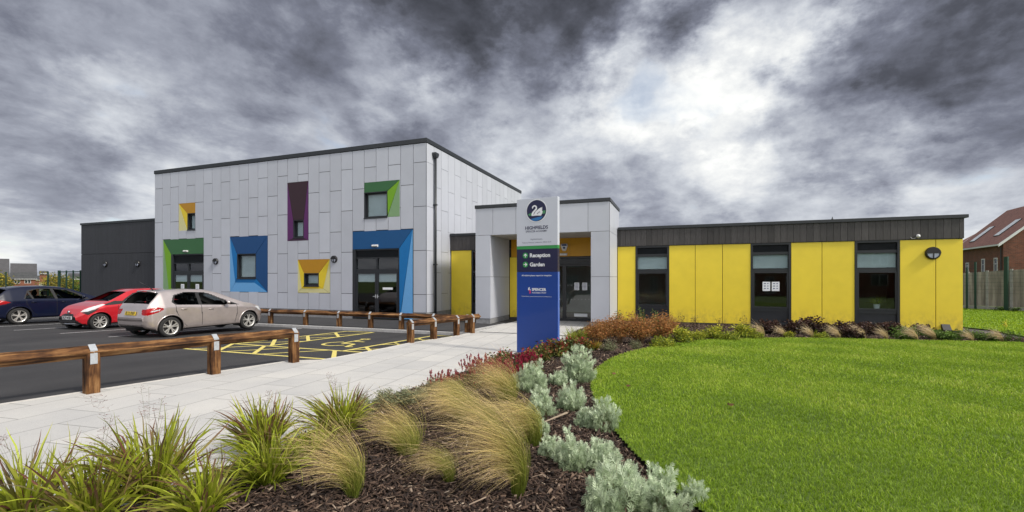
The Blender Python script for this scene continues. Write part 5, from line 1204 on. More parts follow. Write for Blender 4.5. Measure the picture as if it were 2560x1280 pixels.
# champagne hatchback, seen from behind on its right side
T = lambda c: np.ones(len(c), bool)
hatch = dict(L=3.96, wheels=(.66, 3.20), wr=.312, rim=.215, spokes=(-.20, .20), sill=.25,
    top=[(0, .60), (.03, .70), (.09, .93), (.16, 1.05), (.42, 1.34), (.50, 1.405), (.75, 1.44), (1.3, 1.462), (1.85, 1.435), (2.25, 1.335), (2.62, 1.165), (3.02, .985), (3.3, .93), (3.62, .83), (3.82, .72), (3.93, .58), (3.96, .50)],
    belt=[(0, .57), (.06, .82), (.3, .955), (.8, .965), (1.5, .93), (2.3, .885), (2.9, .87), (3.3, .83), (3.62, .74), (3.82, .64), (3.96, .48)],
    low=[(0, .42), (.08, .31), (.3, .235), (.9, .205), (2.9, .205), (3.6, .22), (3.85, .25), (3.96, .34)],
    wid=[(0, .62), (.05, .74), (.16, .82), (.5, .865), (1.2, .855), (2.2, .852), (3.0, .868), (3.4, .85), (3.68, .76), (3.86, .60), (3.96, .42)],
    side_glass=[[(.76, 1.06), (.86, .985), (1.50, .955), (1.50, 1.325), (1.15, 1.335), (.86, 1.25)], [(1.60, .95), (2.38, .915), (2.20, 1.10), (1.98, 1.235), (1.78, 1.305), (1.60, 1.32)], [(2.44, .915), (2.70, .90), (2.34, 1.05)]],
    glass_frame=[[(.70, 1.06), (.82, .965), (1.55, .935), (2.85, .885), (2.22, 1.15), (1.98, 1.27), (1.78, 1.335), (1.15, 1.355), (.82, 1.27)]],
    screen=(2.24, 2.97), rear_glass=(.155, .445),
    patches=[('tail_light_stripe', ['lens_white'], [(.12, .79), (.16, .83), (.36, .865), (.38, .845), (.22, .80)], 'side', lambda c: np.abs(c[:, 1]) > .50), ('tail_light', ['lens_red'], [(-.01, .70), (-.01, .84), (.10, .89), (.28, .935), (.44, .90), (.46, .86), (.36, .80), (.20, .73), (.08, .69)], 'side', lambda c: np.abs(c[:, 1]) > .50),
             ('tail_light', ['lens_red'], [(.52, .72), (.50, .86), (.9, .90), (.9, .70)], 'pair', lambda c: c[:, 0] < .14),
             ('headlight', ['lens_white'], [(3.45, .80), (3.60, .66), (3.92, .58), (3.92, .68), (3.70, .79)], 'side', lambda c: np.abs(c[:, 1]) > .35),
             ('rear_skirt', ['trim_black'], [(0, .2), (.62, .2), (.60, .36), (0, .39)], 'rear', lambda c: c[:, 0] < .30)],
    seams=[[(1.13, .30), (1.02, .40), (.88, .62), (.80, .80), (.80, .97)], [(1.58, .30), (1.56, .96)], [(2.66, .30), (2.74, .60), (2.74, .90)]],
    mirror=(2.36, .985), handles=[(1.02, .835), (1.86, .80)], plate=(.018, .745, -1), plate_tilt=R(14), seats=(1.75, .95), dash=2.6, dashz=.86,
    extras=[('aerial', 'black_plastic', [(.62, 0, 1.43), (.50, 0, 1.52), (.22, 0, 1.70)], [.016, .008, .003]), ('wiper', 'black_plastic', [(.145, .05, 1.04), (.19, -.05, 1.09), (.21, -.32, 1.10)], [.012, .01, .006]),
            ('rear_spoiler', 'paint_champagne', [(.43, -.50, 1.35), (.395, -.35, 1.385), (.385, 0, 1.40), (.395, .35, 1.385), (.43, .50, 1.35)], [.018, .03, .032, .03, .018]),
            ('brake_lamp', 'lens_red', [(.352, -.16, 1.385), (.35, 0, 1.388), (.352, .16, 1.385)], [.010, .014, .010]),
            ('reflector', 'lens_red', [(.030, -.48, .46), (.055, -.63, .465)], [.016, .016])])
car('champagne hatchback parked with its rear and right side showing, nearest the timber rail', hatch, 'paint_champagne', (-15.28, 8.78, .028), R(90 - 3.5), 'FL12 PXF', 'plate_yellow', True)
navy = dict(hatch); navy.update(L=4.25, wheels=(.80, 3.40), wr=.325, rim=.22, spokes=(-.16, .16),
    top=[(0, .62), (.03, .74), (.10, .98), (.22, 1.10), (.50, 1.36), (.62, 1.43), (1.0, 1.485), (1.7, 1.50), (2.2, 1.45), (2.6, 1.33), (3.0, 1.14), (3.3, 1.01), (3.6, .95), (3.95, .84), (4.12, .72), (4.22, .58), (4.25, .5)],
    belt=[(0, .60), (.06, .84), (.4, .97), (1.0, .98), (2.5, .93), (3.2, .89), (3.6, .83), (4.0, .70), (4.25, .48)],
    low=[(0, .40), (.1, .30), (.4, .235), (1.0, .21), (3.1, .21), (3.9, .23), (4.15, .26), (4.25, .34)],
    wid=[(0, .62), (.06, .76), (.2, .84), (.6, .88), (1.4, .88), (2.6, .875), (3.4, .875), (3.7, .85), (4.0, .74), (4.16, .60), (4.25, .42)],
    side_glass=[[(.98, .99), (1.18, .985), (1.08, 1.24), (1.02, 1.10)], [(1.24, .985), (1.88, .965), (1.80, 1.36), (1.4, 1.37), (1.14, 1.29)], [(1.98, .96), (2.86, .935), (2.66, 1.12), (2.35, 1.29), (1.90, 1.37)]],
    glass_frame=[[(.92, .97), (3.05, .915), (2.72, 1.16), (2.38, 1.32), (1.90, 1.395), (1.4, 1.395), (1.1, 1.32)]],
    screen=(2.55, 3.27), rear_glass=(.20, .53),
    patches=[('tail_light', ['lens_red'], [(-.01, .76), (.0, .90), (.20, .97), (.42, .93), (.55, .87), (.38, .80), (.15, .76)], 'side', lambda c: np.abs(c[:, 1]) > .5),
             ('headlight', ['lens_white'], [(3.75, .82), (3.9, .68), (4.2, .60), (4.2, .68), (4.0, .80)], 'side', lambda c: np.abs(c[:, 1]) > .35),
             ('rear_skirt', ['trim_black'], [(0, .2), (.62, .2), (.60, .34), (0, .36)], 'rear', lambda c: c[:, 0] < .30)],
    seams=[[(1.33, .30), (1.22, .42), (1.08, .66), (1.00, .82), (1.0, .98)], [(1.93, .30), (1.93, .98)], [(3.0, .30), (3.05, .92)]],
    mirror=(2.78, 1.01), handles=[(1.22, .85), (2.15, .83)], plate=(.018, .80, -1), seats=(1.95, 1.05), dash=2.85, dashz=.90,
    extras=[('aerial', 'black_plastic', [(.75, 0, 1.455), (.70, 0, 1.50)], [.014, .006]), ('wiper', 'black_plastic', [(.20, .05, 1.06), (.24, -.3, 1.12)], [.012, .006]),
            ('rear_spoiler', 'paint_navy', [(.50, -.5, 1.37), (.45, 0, 1.43), (.50, .5, 1.37)], [.018, .034, .018])])
car('navy blue hatchback with red tail light, cut by the edge of the view', navy, 'paint_navy', (-25.02, 9.30, .02), R(90 - 1), '', 'plate_yellow', True)
red = dict(hatch); red.update(L=3.45, wheels=(.55, 2.89), wr=.298, rim=.205, spokes=(-.30, .30), rim_mat='alloy',
    top=[(0, .60), (.04, .80), (.10, 1.0), (.22, 1.22), (.32, 1.36), (.6, 1.43), (1.1, 1.46), (1.6, 1.435), (1.95, 1.34), (2.25, 1.18), (2.62, .985), (2.85, .93), (3.1, .86), (3.28, .76), (3.40, .60), (3.45, .50)],
    belt=[(0, .58), (.06, .84), (.3, .98), (.8, .97), (1.6, .90), (2.4, .87), (2.75, .85), (3.05, .77), (3.25, .66), (3.45, .47)],
    low=[(0, .40), (.1, .28), (.4, .22), (.9, .20), (2.6, .20), (3.1, .21), (3.35, .22), (3.45, .30)],
    wid=[(0, .62), (.06, .72), (.2, .78), (.5, .805), (1.4, .80), (2.4, .80), (2.8, .805), (3.05, .79), (3.22, .72), (3.36, .60), (3.45, .45)],
    side_glass=[[(.72, 1.02), (1.28, .98), (1.28, 1.30), (.95, 1.30)], [(1.36, .965), (2.12, .92), (1.98, 1.08), (1.72, 1.24), (1.36, 1.315)]],
    glass_frame=[[(.62, 1.02), (.72, .985), (2.30, .895), (2.02, 1.11), (1.74, 1.275), (1.36, 1.34), (.9, 1.335)]],
    screen=(1.92, 2.56), rear_glass=(.13, .30),
    patches=[('headlight', ['lens_white'], [(2.72, .90), (2.95, .80), (3.22, .68), (3.36, .66), (3.30, .75), (3.05, .855), (2.80, .925)], 'side', lambda c: np.abs(c[:, 1]) > .34),
             ('light_surround', ['trim_black'], [(2.90, .80), (3.22, .55), (3.34, .64), (3.22, .69)], 'side', lambda c: np.abs(c[:, 1]) > .45),
             ('grille', ['trim_black'], [(-.01, .24), (.62, .24), (.56, .30), (.30, .56), (.22, .60), (-.01, .60)], 'front', lambda c: c[:, 0] > 3.0),
             ('tail_light', ['lens_red'], [(0, .7), (.15, .7), (.2, 1.05), (.05, 1.0)], 'side', lambda c: np.abs(c[:, 1]) > .5),
             ('pillar_trim', ['trim_black'], [(2.08, .925), (2.70, .855), (2.78, .90), (2.40, 1.02), (2.12, 1.0)], 'side', lambda c: c[:, 2] > np.interp(c[:, 0], [2.0, 2.8], [.915, .86]))],
    seams=[[(1.32, .30), (1.32, .97)], [(2.28, .30), (2.34, .60), (2.34, .87)], [(.80, .45), (.62, .75), (.62, .98)]],
    mirror=(2.08, .985), mirror_mat='trim_black', handles=[(1.52, .80)], handle_mat='paint_red', plate=(3.455, .46, 1), plate_tilt=R(4), seats=(1.45, .7), dash=2.3, dashz=.86, cap_paint=False,
    extras=[('bumper_lip', 'chrome', [(3.10, -.70, .26), (3.36, -.50, .255), (3.45, 0, .25), (3.36, .50, .255), (3.10, .70, .26)], [.02, .025, .025, .025, .02]),
            ('badge', 'chrome', [(3.395, 0, .655), (3.425, 0, .665)], [.055, .05]), ('wiper', 'black_plastic', [(2.56, .45, 1.02), (2.50, .1, 1.05), (2.54, -.3, 1.03)], [.01, .008, .006]),
            ('fog_lamp', 'lens_white', [(3.20, .60, .33), (3.25, .60, .33)], [.03, .03])])
car('red city car facing the viewer, parked between the navy and champagne hatchbacks', red, 'paint_red', (-20.06, 13.02, -.02), R(-90 + 1), 'FG19 WOR', 'plate_white', False)
# ------------------------------------------------------------------ planting
leafmat('stipa', [(0, (.13, .18, .022)), (.3, (.27, .30, .055)), (.5, (.48, .42, .14)), (.75, (.72, .55, .24)), (1, (.86, .67, .36))], .35, .5, .55)
leafmat('stipa_dry', [(0, (.34, .30, .10)), (.4, (.58, .47, .25)), (1, (.80, .64, .44))], .3, .5, .35)
leafmat('broad_grass', [(0, (.13, .17, .015)), (.4, (.36, .42, .035)), (.66, (.32, .31, .06)), (.84, (.17, .11, .06)), (1, (.19, .075, .06))], .4, .42, .5)
leafmat('seed_head', [(0, (.14, .10, .06)), (1, (.20, .13, .09))], .2, .7, .3)
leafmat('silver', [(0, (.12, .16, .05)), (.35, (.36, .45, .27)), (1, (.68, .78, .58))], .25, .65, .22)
leafmat('grey_leaf', [(0, (.12, .13, .06)), (1, (.30, .33, .20))], .2, .6, .35)
leafmat('rust_leaf', [(0, (.12, .12, .03)), (.3, (.28, .18, .05)), (.65, (.38, .15, .05)), (1, (.52, .30, .12))], .3, .6, .4)
leafmat('dark_red_leaf', [(0, (.04, .065, .015)), (.4, (.13, .14, .03)), (.65, (.20, .05, .03)), (1, (.38, .04, .05))], .15, .35, .5)
leafmat('golden_leaf', [(0, (.10, .16, .02)), (.5, (.30, .34, .03)), (1, (.66, .60, .07))], .3, .5, .35)
leafmat('green_leaf', [(0, (.035, .07, .012)), (.6, (.11, .19, .03)), (1, (.22, .33, .06))], .2, .45, .4)
leafmat('plum_leaf', [(0, (.018, .016, .010)), (.6, (.055, .025, .02)), (1, (.10, .05, .035))], .1, .45, .5)
leafmat('orange_strap', [(0, (.10, .16, .02)), (.5, (.30, .26, .03)), (1, (.58, .22, .05))], .3, .45, .35)
leafmat('crimson_flower', [(0, (.13, .012, .02)), (.5, (.32, .010, .045)), (1, (.50, .05, .12))], .15, .6, .3)
leafmat('autumn_leaf', [(0, (.10, .12, .015)), (.5, (.30, .26, .03)), (1, (.50, .36, .05))], .3, .6, .4)
leafmat('twig', [(0, (.20, .14, .09)), (1, (.36, .26, .16))], 0, .8, .3)
leafmat('dry_leaf', [(0, (.16, .09, .05)), (1, (.30, .17, .08))], .1, .8, .4)

def ribbons(P, W, side, tint, rnd):
    """P (n,k,3) centre lines, W (n,k) widths, side (n,3): tapering ribbons -> V, F, tint, rnd"""
    n, k = W.shape
    L_ = P - side[:, None, :] * W[..., None] / 2; R_ = P + side[:, None, :] * W[..., None] / 2
    V = np.stack([L_, R_], 2).reshape(-1, 3)
    b0 = (np.arange(n)[:, None] * k + np.arange(k - 1)[None]).ravel() * 2
    F = np.stack([b0, b0 + 1, b0 + 3, b0 + 2], -1)
    return V, F, np.repeat(tint.ravel(), 2), np.repeat(rnd, k * 2)
def merge(parts):
    V, F, T, Rr = [], [], [], []; o = 0
    for v, f, t, r in parts: V.append(v); F.append(f + o); T.append(t); Rr.append(r); o += len(v)
    return np.concatenate(V), np.concatenate(F), np.concatenate(T), np.concatenate(Rr)
def mk(name, parts, mat):
    V, F, T, Rr = merge(parts); return fast_mesh(name, V, F, mat, {'tint': np.clip(T, 0, 1), 'rnd': Rr})
def perp(d, r=None):
    a = r.uniform(0, 2 * np.pi, len(d)); q = np.stack([np.cos(a), np.sin(a), r.uniform(-.3, .3, len(d))], -1)
    s = np.cross(d, q); return s / (np.linalg.norm(s, axis=1)[:, None] + 1e-9)
WIND = np.array([-FA[0] * .98 - .0, -FA[1] * 0 - FB[0] * .98, 0]); WIND = np.array([-(FA[0]), -(FB[0]), 0.0]); WIND /= np.linalg.norm(WIND)     # the wind blows towards the left of the view
def stipa_mesh(seed, n, Lm, rb=.05, blow=1.6, stand=0., fan=.35, w=.0022, mat='stipa', tuft=1.0):
    """feather grass: fine hairs rise in a tight sheaf, then stream away downwind"""
    r = np.random.default_rng(seed); k = 9; t = np.linspace(0, 1, k)
    a = r.uniform(0, 2 * np.pi, n); rr = rb * np.sqrt(r.random(n)); B = np.stack([rr * np.cos(a), rr * np.sin(a), np.zeros(n)], -1)
    nl_ = max(5, n // 110); lk = r.integers(0, nl_, n); lb = r.normal(1, .20, nl_)[lk]; la = r.normal(0, .34, nl_)[lk]; ll = r.uniform(.72, 1.12, nl_)[lk]
    Ls = Lm * r.uniform(.45, 1.05, n) * ll * np.where(r.random(n) < .18, .6, 1)
    out = np.stack([np.cos(a), np.sin(a), np.zeros(n)], -1) * (fan * r.uniform(.1, 1, n) * (rr / rb + .3))[:, None] + r.normal(0, .07, (n, 3))
    th = (blow * lb * r.normal(1, .09, n))[:, None] * (lambda q: q * q * (3 - 2 * q))(np.clip((t - .02) / .62, 0, 1))[None] * (1 + .22 * t[None]) + stand
    wnd = np.stack([WIND[0] * np.cos(la) - WIND[1] * np.sin(la), WIND[0] * np.sin(la) + WIND[1] * np.cos(la), 0 * la], -1) + r.normal(0, .09, (n, 3)) * [1, 1, 0]
    D = np.array([0, 0, 1.])[None, None] * np.cos(th)[..., None] + wnd[:, None, :] * np.sin(th)[..., None] + out[:, None, :] * (1 - .55 * t)[None, :, None]
    D += (np.cumsum(r.normal(0, .05, (n, k, 3)), 1))
    D /= np.linalg.norm(D, axis=2)[..., None]
    P = B[:, None, :] + np.cumsum(np.concatenate([np.zeros((n, 1, 3)), D[:, :-1] * (Ls / (k - 1))[:, None, None]], 1), 1)
    W = w * (1 - .75 * t)[None] * r.uniform(.7, 1.3, n)[:, None]
    tint = t[None] * r.uniform(.8, 1.2, n)[:, None] + r.normal(0, .06, n)[:, None]
    return mk('foliage', [ribbons(P, W, perp(D[:, 3], r), tint, r.random(n))], mat)
def broad_mesh(seed, n, Lm, w=.0165, droop=1.0, rb=.07, upright=1.0, mat='broad_grass', tipc=.75):
    r = np.random.default_rng(seed); k = 9; t = np.linspace(0, 1, k)
    a = r.uniform(0, 2 * np.pi, n); rr = rb * np.sqrt(r.random(n)); B = np.stack([rr * np.cos(a), rr * np.sin(a), np.zeros(n)], -1)
    Ls = Lm * r.uniform(.45, 1.05, n); el = r.beta(2, 1.3, n)
    o = np.stack([np.cos(a + r.normal(0, .4, n)), np.sin(a + r.normal(0, .4, n)), np.zeros(n)], -1)
    D = o[:, None, :] * (.18 + (1 - el) * .8)[:, None, None] + np.array([0, 0, 1.])[None, None] * (upright * (.55 + el))[:, None, None] if False else o[:, None, :] * (.2 + (1 - el) * .8)[:, None, None] * np.ones((1, k, 1)) + np.array([0, 0, 1.]) * (upright * (.5 + el))[:, None, None]
    dr = droop * r.uniform(.3, 1.3, n)
    D = D + (WIND * .55 - np.array([0, 0, 1.2]))[None, None] * (dr[:, None] * t[None] ** 1.6)[..., None] + o[:, None, :] * (.5 * dr[:, None] * t[None])[..., None]
    D = D + np.cumsum(r.normal(0, .11, (n, k, 3)), 1) - np.array([0, 0, 1.]) * ((r.random(n) < .3) * r.uniform(.3, 1.3, n))[:, None, None] * np.clip(t - .45, 0, 1)[None, :, None] * 2
    D /= np.linalg.norm(D, axis=2)[..., None]
    P = B[:, None, :] + np.cumsum(np.concatenate([np.zeros((n, 1, 3)), D[:, :-1] * (Ls / (k - 1))[:, None, None]], 1), 1)
    W = w * (np.sin(np.pi * np.clip(t * .9 + .12, 0, 1)) ** .7)[None] * r.uniform(.5, 1.25, n)[:, None]; W[:, -1] = .0006
    red = np.where(r.random(n) < .38, r.uniform(.25, .55, n), r.uniform(-.1, .1, n))
    tint = (tipc * t[None]) * r.uniform(.6, 1.0, n)[:, None] + red[:, None] * (t[None] > .15)
    return ribbons(P, W, perp(D[:, 2], r), np.clip(tint, 0, 1), r.random(n))
def seeds(r, n, h, spread=.3):
    """thin stalks carrying airy seed heads"""
    k = 7; t = np.linspace(0, 1, k); a = r.uniform(0, 2 * np.pi, n); o = np.stack([np.cos(a), np.sin(a), np.zeros(n)], -1) * spread
    H_ = h * r.uniform(.75, 1.1, n); P = o[:, None, :] * (t ** 1.7)[None, :, None] * H_[:, None, None] + np.array([0, 0, 1.]) * (t[None] * H_[:, None])[..., None] + WIND * (.2 * (t ** 2)[None] * H_[:, None])[..., None]
    st = ribbons(P, np.full((n, k), .0016), perp(np.tile([0, 0, 1.], (n, 1)), r), np.zeros((n, k)), r.random(n))
    m = n * 22; i = r.integers(0, n, m); f = r.uniform(.72, 1.0, m); idx = f * (k - 1); i0 = np.clip(idx.astype(int), 0, k - 2)
    C = P[i, i0] + (P[i, i0 + 1] - P[i, i0]) * (idx - i0)[:, None]; d = r.normal(0, 1, (m, 3)); d[:, 2] = np.abs(d[:, 2]) * .8; d /= np.linalg.norm(d, axis=1)[:, None]
    ln = .05 * r.uniform(.4, 1, m); Q = C[:, None, :] + d[:, None, :] * (ln[:, None] * np.array([0, .6, 1.])[None])[..., None]
    return [st, ribbons(Q, np.tile([.0008, .0008, .0035], (m, 1)), perp(d, r), np.ones((m, 3)), r.random(m))]
def leaf_cloud(r, C, d, L, W, tint, fold=0):
    """one pointed leaf (two quads) at each point C along direction d"""
    n = len(C); s = perp(d, r); t = np.array([0, .35, .72, 1.]); wv = np.array([.12, 1., .78, .05])
    P = C[:, None, :] + d[:, None, :] * (L[:, None] * t[None])[..., None]; P[..., 2] -= (L[:, None] * .18 * t[None] ** 2)
    return ribbons(P, W[:, None] * wv[None], s, np.repeat(tint[:, None], 4, 1), r.random(n))
def dome_shoots(r, n, rx, h, zmin=.25):
    u = r.random(n); a = r.uniform(0, 2 * np.pi, n); el = np.arcsin(r.uniform(zmin, 1, n) ** 1.0); rad = r.uniform(.62, 1.0, n)
    return np.stack([np.cos(a) * np.cos(el) * rx * rad, np.sin(a) * np.cos(el) * rx * rad, np.sin(el) * h * rad], -1)
def stems(r, tips, w=.004, k=6, lean=.35):
    n = len(tips); t = np.linspace(0, 1, k); base = tips * [.22, .22, 0]
    P = base[:, None, :] * (1 - t)[None, :, None] + tips[:, None, :] * t[None, :, None]
    P[..., :2] = base[:, None, :2] + (tips - base)[:, None, :2] * (t ** 1.6)[None, :, None]
    P += r.normal(0, .006, P.shape) * t[None, :, None]
    out = []
    for s in (np.array([1., 0, 0]), np.array([0, 1., 0])):
        out.append(ribbons(P, w * (1 - .5 * t)[None] * r.uniform(.7, 1.2, n)[:, None], np.tile(s, (n, 1)), np.tile(t, (n, 1)), r.random(n)))
    return out, P
def silver_mesh(seed, rx, h, nshoot):
    """wormwood: soft domes of finely cut silver leaves"""
    r = np.random.default_rng(seed); lob = 1 + .25 * np.sin(np.arange(nshoot)); tips = dome_shoots(r, nshoot, rx, h, .18); tips *= (1 + r.normal(0, .09, (nshoot, 1)))
    st, _ = stems(r, tips, .0035); parts = []
    m = 15; i = np.repeat(np.arange(nshoot), m); n = len(i)
    ax = tips / (np.linalg.norm(tips, axis=1)[:, None] + 1e-6) * .6 + [0, 0, .7]; ax /= np.linalg.norm(ax, axis=1)[:, None]
    down = r.beta(1.2, 2.0, n); C = tips[i] - ax[i] * (down * .15)[:, None] + r.normal(0, .004, (n, 3))
    d = r.normal(0, 1, (n, 3)); d -= ax[i] * (np.sum(d * ax[i], 1))[:, None]; d /= np.linalg.norm(d, axis=1)[:, None]; d = d * (.55 + .8 * down)[:, None] + ax[i] * .8; d /= np.linalg.norm(d, axis=1)[:, None]
    L = r.uniform(.040, .085, n); 
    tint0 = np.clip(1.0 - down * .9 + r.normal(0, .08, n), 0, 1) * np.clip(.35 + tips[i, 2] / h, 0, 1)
    s0 = perp(d, r); s0 = s0
    for f, ang, lf in ((0, 0, 1.0), (.30, .75, .55), (.30, -.75, .55), (.55, .6, .48), (.55, -.6, .48), (.78, .5, .32), (.78, -.5, .32)):
        dd = d * math.cos(ang) + s0 * math.sin(ang); CC = C + d * (L * f)[:, None]
        t = np.array([0, .5, 1.]); P = CC[:, None, :] + dd[:, None, :] * (L * lf)[:, None, None] * t[None, :, None]
        nrm = np.cross(d, s0); sd_ = np.cross(dd, nrm); parts.append(ribbons(P, np.tile([.0030, .0055, .0016], (n, 1)), sd_, np.repeat(tint0[:, None], 3, 1), r.random(n)))
    return mk('foliage', parts, 'silver'), mk('stem', st, 'twig')
def shrub_mesh(seed, rx, h, ns, per, L, W, lmat, zmin=.35, along=(.45, 1.0), sw=.005, tintf=None, spread=.03, up=.5):
    r = np.random.default_rng(seed); tips = dome_shoots(r, ns, rx, h, zmin); st, P = stems(r, tips, sw)
    k = P.shape[1]; n = ns * per; i = np.repeat(np.arange(ns), per); f = r.uniform(along[0], along[1], n) * (k - 1.001); i0 = np.minimum(f.astype(int), k - 2)
    C = P[i, i0] + (P[i, i0 + 1] - P[i, i0]) * (f - i0)[:, None] + r.normal(0, spread, (n, 3)) * [1, 1, .6]
    d = r.normal(0, 1, (n, 3)); d[:, 2] = d[:, 2] * .5 + up; d += (C * [1, 1, 0]) / (rx + .01) * .5; d /= np.linalg.norm(d, axis=1)[:, None]
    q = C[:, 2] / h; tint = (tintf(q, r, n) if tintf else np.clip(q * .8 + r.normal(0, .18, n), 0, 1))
    return mk('foliage', [leaf_cloud(r, C, d, L * r.uniform(.6, 1.2, n), W * r.uniform(.6, 1.2, n), tint)], lmat), mk('stem', st, 'twig')
def place(kind, meshes, px, py, s, label, cat, group, rz=None, sz=None, hidden=0, dz=0):
    """one plant; meshes [(part name, mesh)]; px, py = where its foot stands in the photograph"""
    p = gpt(px, py); z = bz(p[0], p[1]) + dz
    if len(meshes) == 1: t = link(kind, meshes[0][1])
    else:
        t = bpy.data.objects.new(kind, None); COL.objects.link(t); t.empty_display_size = .1
        for nm, me in meshes: o = link(nm, me, t)
    t.location = (p[0], p[1], z); t.rotation_euler = (0, 0, rz if rz is not None else random.uniform(0, 6.28)); t.scale = (s, s, sz or s)
    tag(t, label, cat, group); return t
def dist(px, py): return depth(gpt(px, py))
def mpp(px, py): return dist(px, py) / 1138.

# --- near feather grasses, blown to the left
G1 = 'feather grasses in the near bed'
def near_stipa(seed, px, py, L, n, label, **k):
    m_ = stipa_mesh(seed, n, L, **k); return place('feather_grass', [('foliage', m_)], px, py, 1, label, 'feather grass', G1, 0)
near_stipa(11, 881, 1262, 0.84, 480, 'upright green feather grass with a narrow sheaf at its foot, at the left of its group', rb=.036, blow=.95, stand=-.10, fan=.34, w=.0026)
near_stipa(12, 1020, 1150, 0.78, 850, 'sandy feather grass blown left, standing just behind the two nearest ones', rb=.07, blow=1.40, stand=-.05, fan=.46)
near_stipa(13, 1124, 1215, 0.58, 300, 'thin sandy feather grass tuft between the green upright one and the big arching one', rb=.03, blow=1.4, stand=.0, fan=.36)
near_stipa(14, 1294, 1258, 1.12, 850, 'largest feather grass, its thick golden sheaf arching over to the left', rb=.042, blow=1.36, stand=-.12, fan=.11)
near_stipa(15, 1334, 1128, 0.92, 750, 'golden feather grass behind the largest arching one, beside the silver foliage', rb=.06, blow=1.38, stand=-.05, fan=.24)
near_stipa(16, 1168, 1068, 0.84, 950, 'pale feather grass in the middle of its group, streaming left over bare bark', rb=.08, blow=1.38, stand=.0, fan=.42)
near_stipa(17, 1268, 1015, 0.86, 1100, 'rearmost feather grass rising in front of the crimson flower spikes', rb=.10, blow=1.12, stand=-.05, fan=.42)
near_stipa(18, 1232, 1092, 0.7, 600, 'low feather grass leaning left between its larger golden neighbours', rb=.06, blow=1.5, stand=.1, fan=.40)
near_stipa(19, 1145, 1000, 0.6, 700, 'feather grass at the back left of its group, over the grey leaved shrubs', rb=.07, blow=1.5, stand=.1, fan=.44)

# --- broad bladed grasses in the corner
G2 = 'broad leaved grasses along the paving'
def near_broad(seed, px, py, L, n, label, sd=7, **k):
    n = int(n * .8); sd = sd // 2
    r = np.random.default_rng(seed + 500); parts = [broad_mesh(seed, n, L, **k)] + (seeds(r, sd, L * 1.08) if sd else [])
    t = place('broad_grass', [('foliage', mk('foliage', parts, 'broad_grass'))], px, py, 1, label, 'grass', G2, 0); return t
near_broad(31, 60, 1330, .60, 280, 'bright green broad grass in the bottom corner with red tinted blade ends', droop=.75)
near_broad(32, 230, 1318, .54, 260, 'reddish tipped broad grass rising from the bottom edge beside the corner one', droop=.6)
near_broad(33, 372, 1262, .66, 430, 'large green broad grass with airy seed heads standing over the pale paving', sd=16, droop=.75)
near_broad(34, 500, 1300, .48, 230, 'low spreading green broad grass cut by the bottom edge of the view', droop=1.0)
near_broad(35, 668, 1222, .52, 360, 'lime green broad grass with arching blades over dark bark', sd=3, droop=1.0, w=.013, tipc=.45)
near_broad(36, 655, 1135, .56, 400, 'broad grass with maroon upper blades right behind the lime green one', sd=8, droop=.6)
near_broad(37, 850, 1100, .56, 400, 'green and purple broad grass behind the upright feather grass', sd=7, droop=.75)
near_broad(38, 770, 1150, .40, 200, 'dark wispy broad grass low between two larger clumps', sd=0, droop=1.2, w=.007)

# --- silver wormwood
SV = [silver_mesh(51, .25, .32, 95), silver_mesh(52, .22, .38, 75), silver_mesh(53, .28, .31, 105), silver_mesh(54, .26, .36, 85), silver_mesh(55, .20, .30, 62)]
G3 = 'silver wormwoods along the lawn edge'
for k, (px, py, wpx, lab) in enumerate([
    (1326, 985, 90, 'rounded silver wormwood in front of the dark red hedge, nearest the crimson spikes'),
    (1445, 962, 92, 'silver wormwood farthest back, beside the bare bark by the lawn tip'),
    (1395, 968, 50, 'small silver wormwood tucked between the two rearmost ones'),
    (1352, 1050, 76, 'silver wormwood with bare bark on its right, behind the golden feather grass'),
    (1425, 1030, 92, 'silver wormwood midway up the lawn edge, with bark on both sides'),
    (1468, 1075, 66, 'small silver wormwood joined to the larger one on the lawn edge'),
    (1513, 1085, 86, 'silver wormwood leaning over the curved lawn edge, brightest on top'),
    (1350, 1100, 50, 'small low silver wormwood between feather grass and bark'),
    (1372, 1160, 60, 'small silver wormwood just right of the arching feather grass'),
    (1432, 1190, 118, 'broad silver wormwood before the long pale bark splinter'),
    (1502, 1185, 96, 'silver wormwood touching the lawn, right of the broad one'),
    (1572, 1212, 52, 'slender silver wormwood shoot at the lawn edge above the nearest clump'),
    (1545, 1300, 165, 'nearest silver wormwood, cut off by the bottom edge of the view'),
    (1650, 1300, 130, 'silver wormwood at the bottom edge with tall shoots over the grass'),
    (1740, 1268, 84, 'last silver wormwood by the bottom edge, farthest out over the lawn')]):
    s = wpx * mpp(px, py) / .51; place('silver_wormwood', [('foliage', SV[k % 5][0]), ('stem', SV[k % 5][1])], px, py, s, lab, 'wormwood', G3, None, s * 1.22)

# --- grey leaved shrubs against the paving
def gtint(q, r, n): return np.clip(q * .9 + r.normal(0, .15, n), 0, 1)
GS = [shrub_mesh(61, .26, .34, 46, 34, .05, .011, 'grey_leaf', .3, (.5, 1.0), tintf=gtint), shrub_mesh(62, .24, .30, 42, 34, .048, .010, 'grey_leaf', .3, (.5, 1.0), tintf=gtint)]
for k, (px, py, wpx, lab) in enumerate([(905, 1052, 90, 'grey leaved shrub behind the upright green feather grass'), (962, 1030, 88, 'grey leaved shrub midway along the paving edge'),
    (1012, 1022, 78, 'grey leaved shrub beside the paler feather grasses'), (1085, 985, 74, 'grey leaved shrub with crimson spikes growing through it'), (1050, 1010, 60, 'small twiggy grey leaved shrub over dark bark')]):
    s = wpx * mpp(px, py) / .52; place('grey_shrub', [('foliage', GS[k % 2][0]), ('stem', GS[k % 2][1])], px, py, s, lab, 'shrub', 'grey leaved shrubs along the paving')

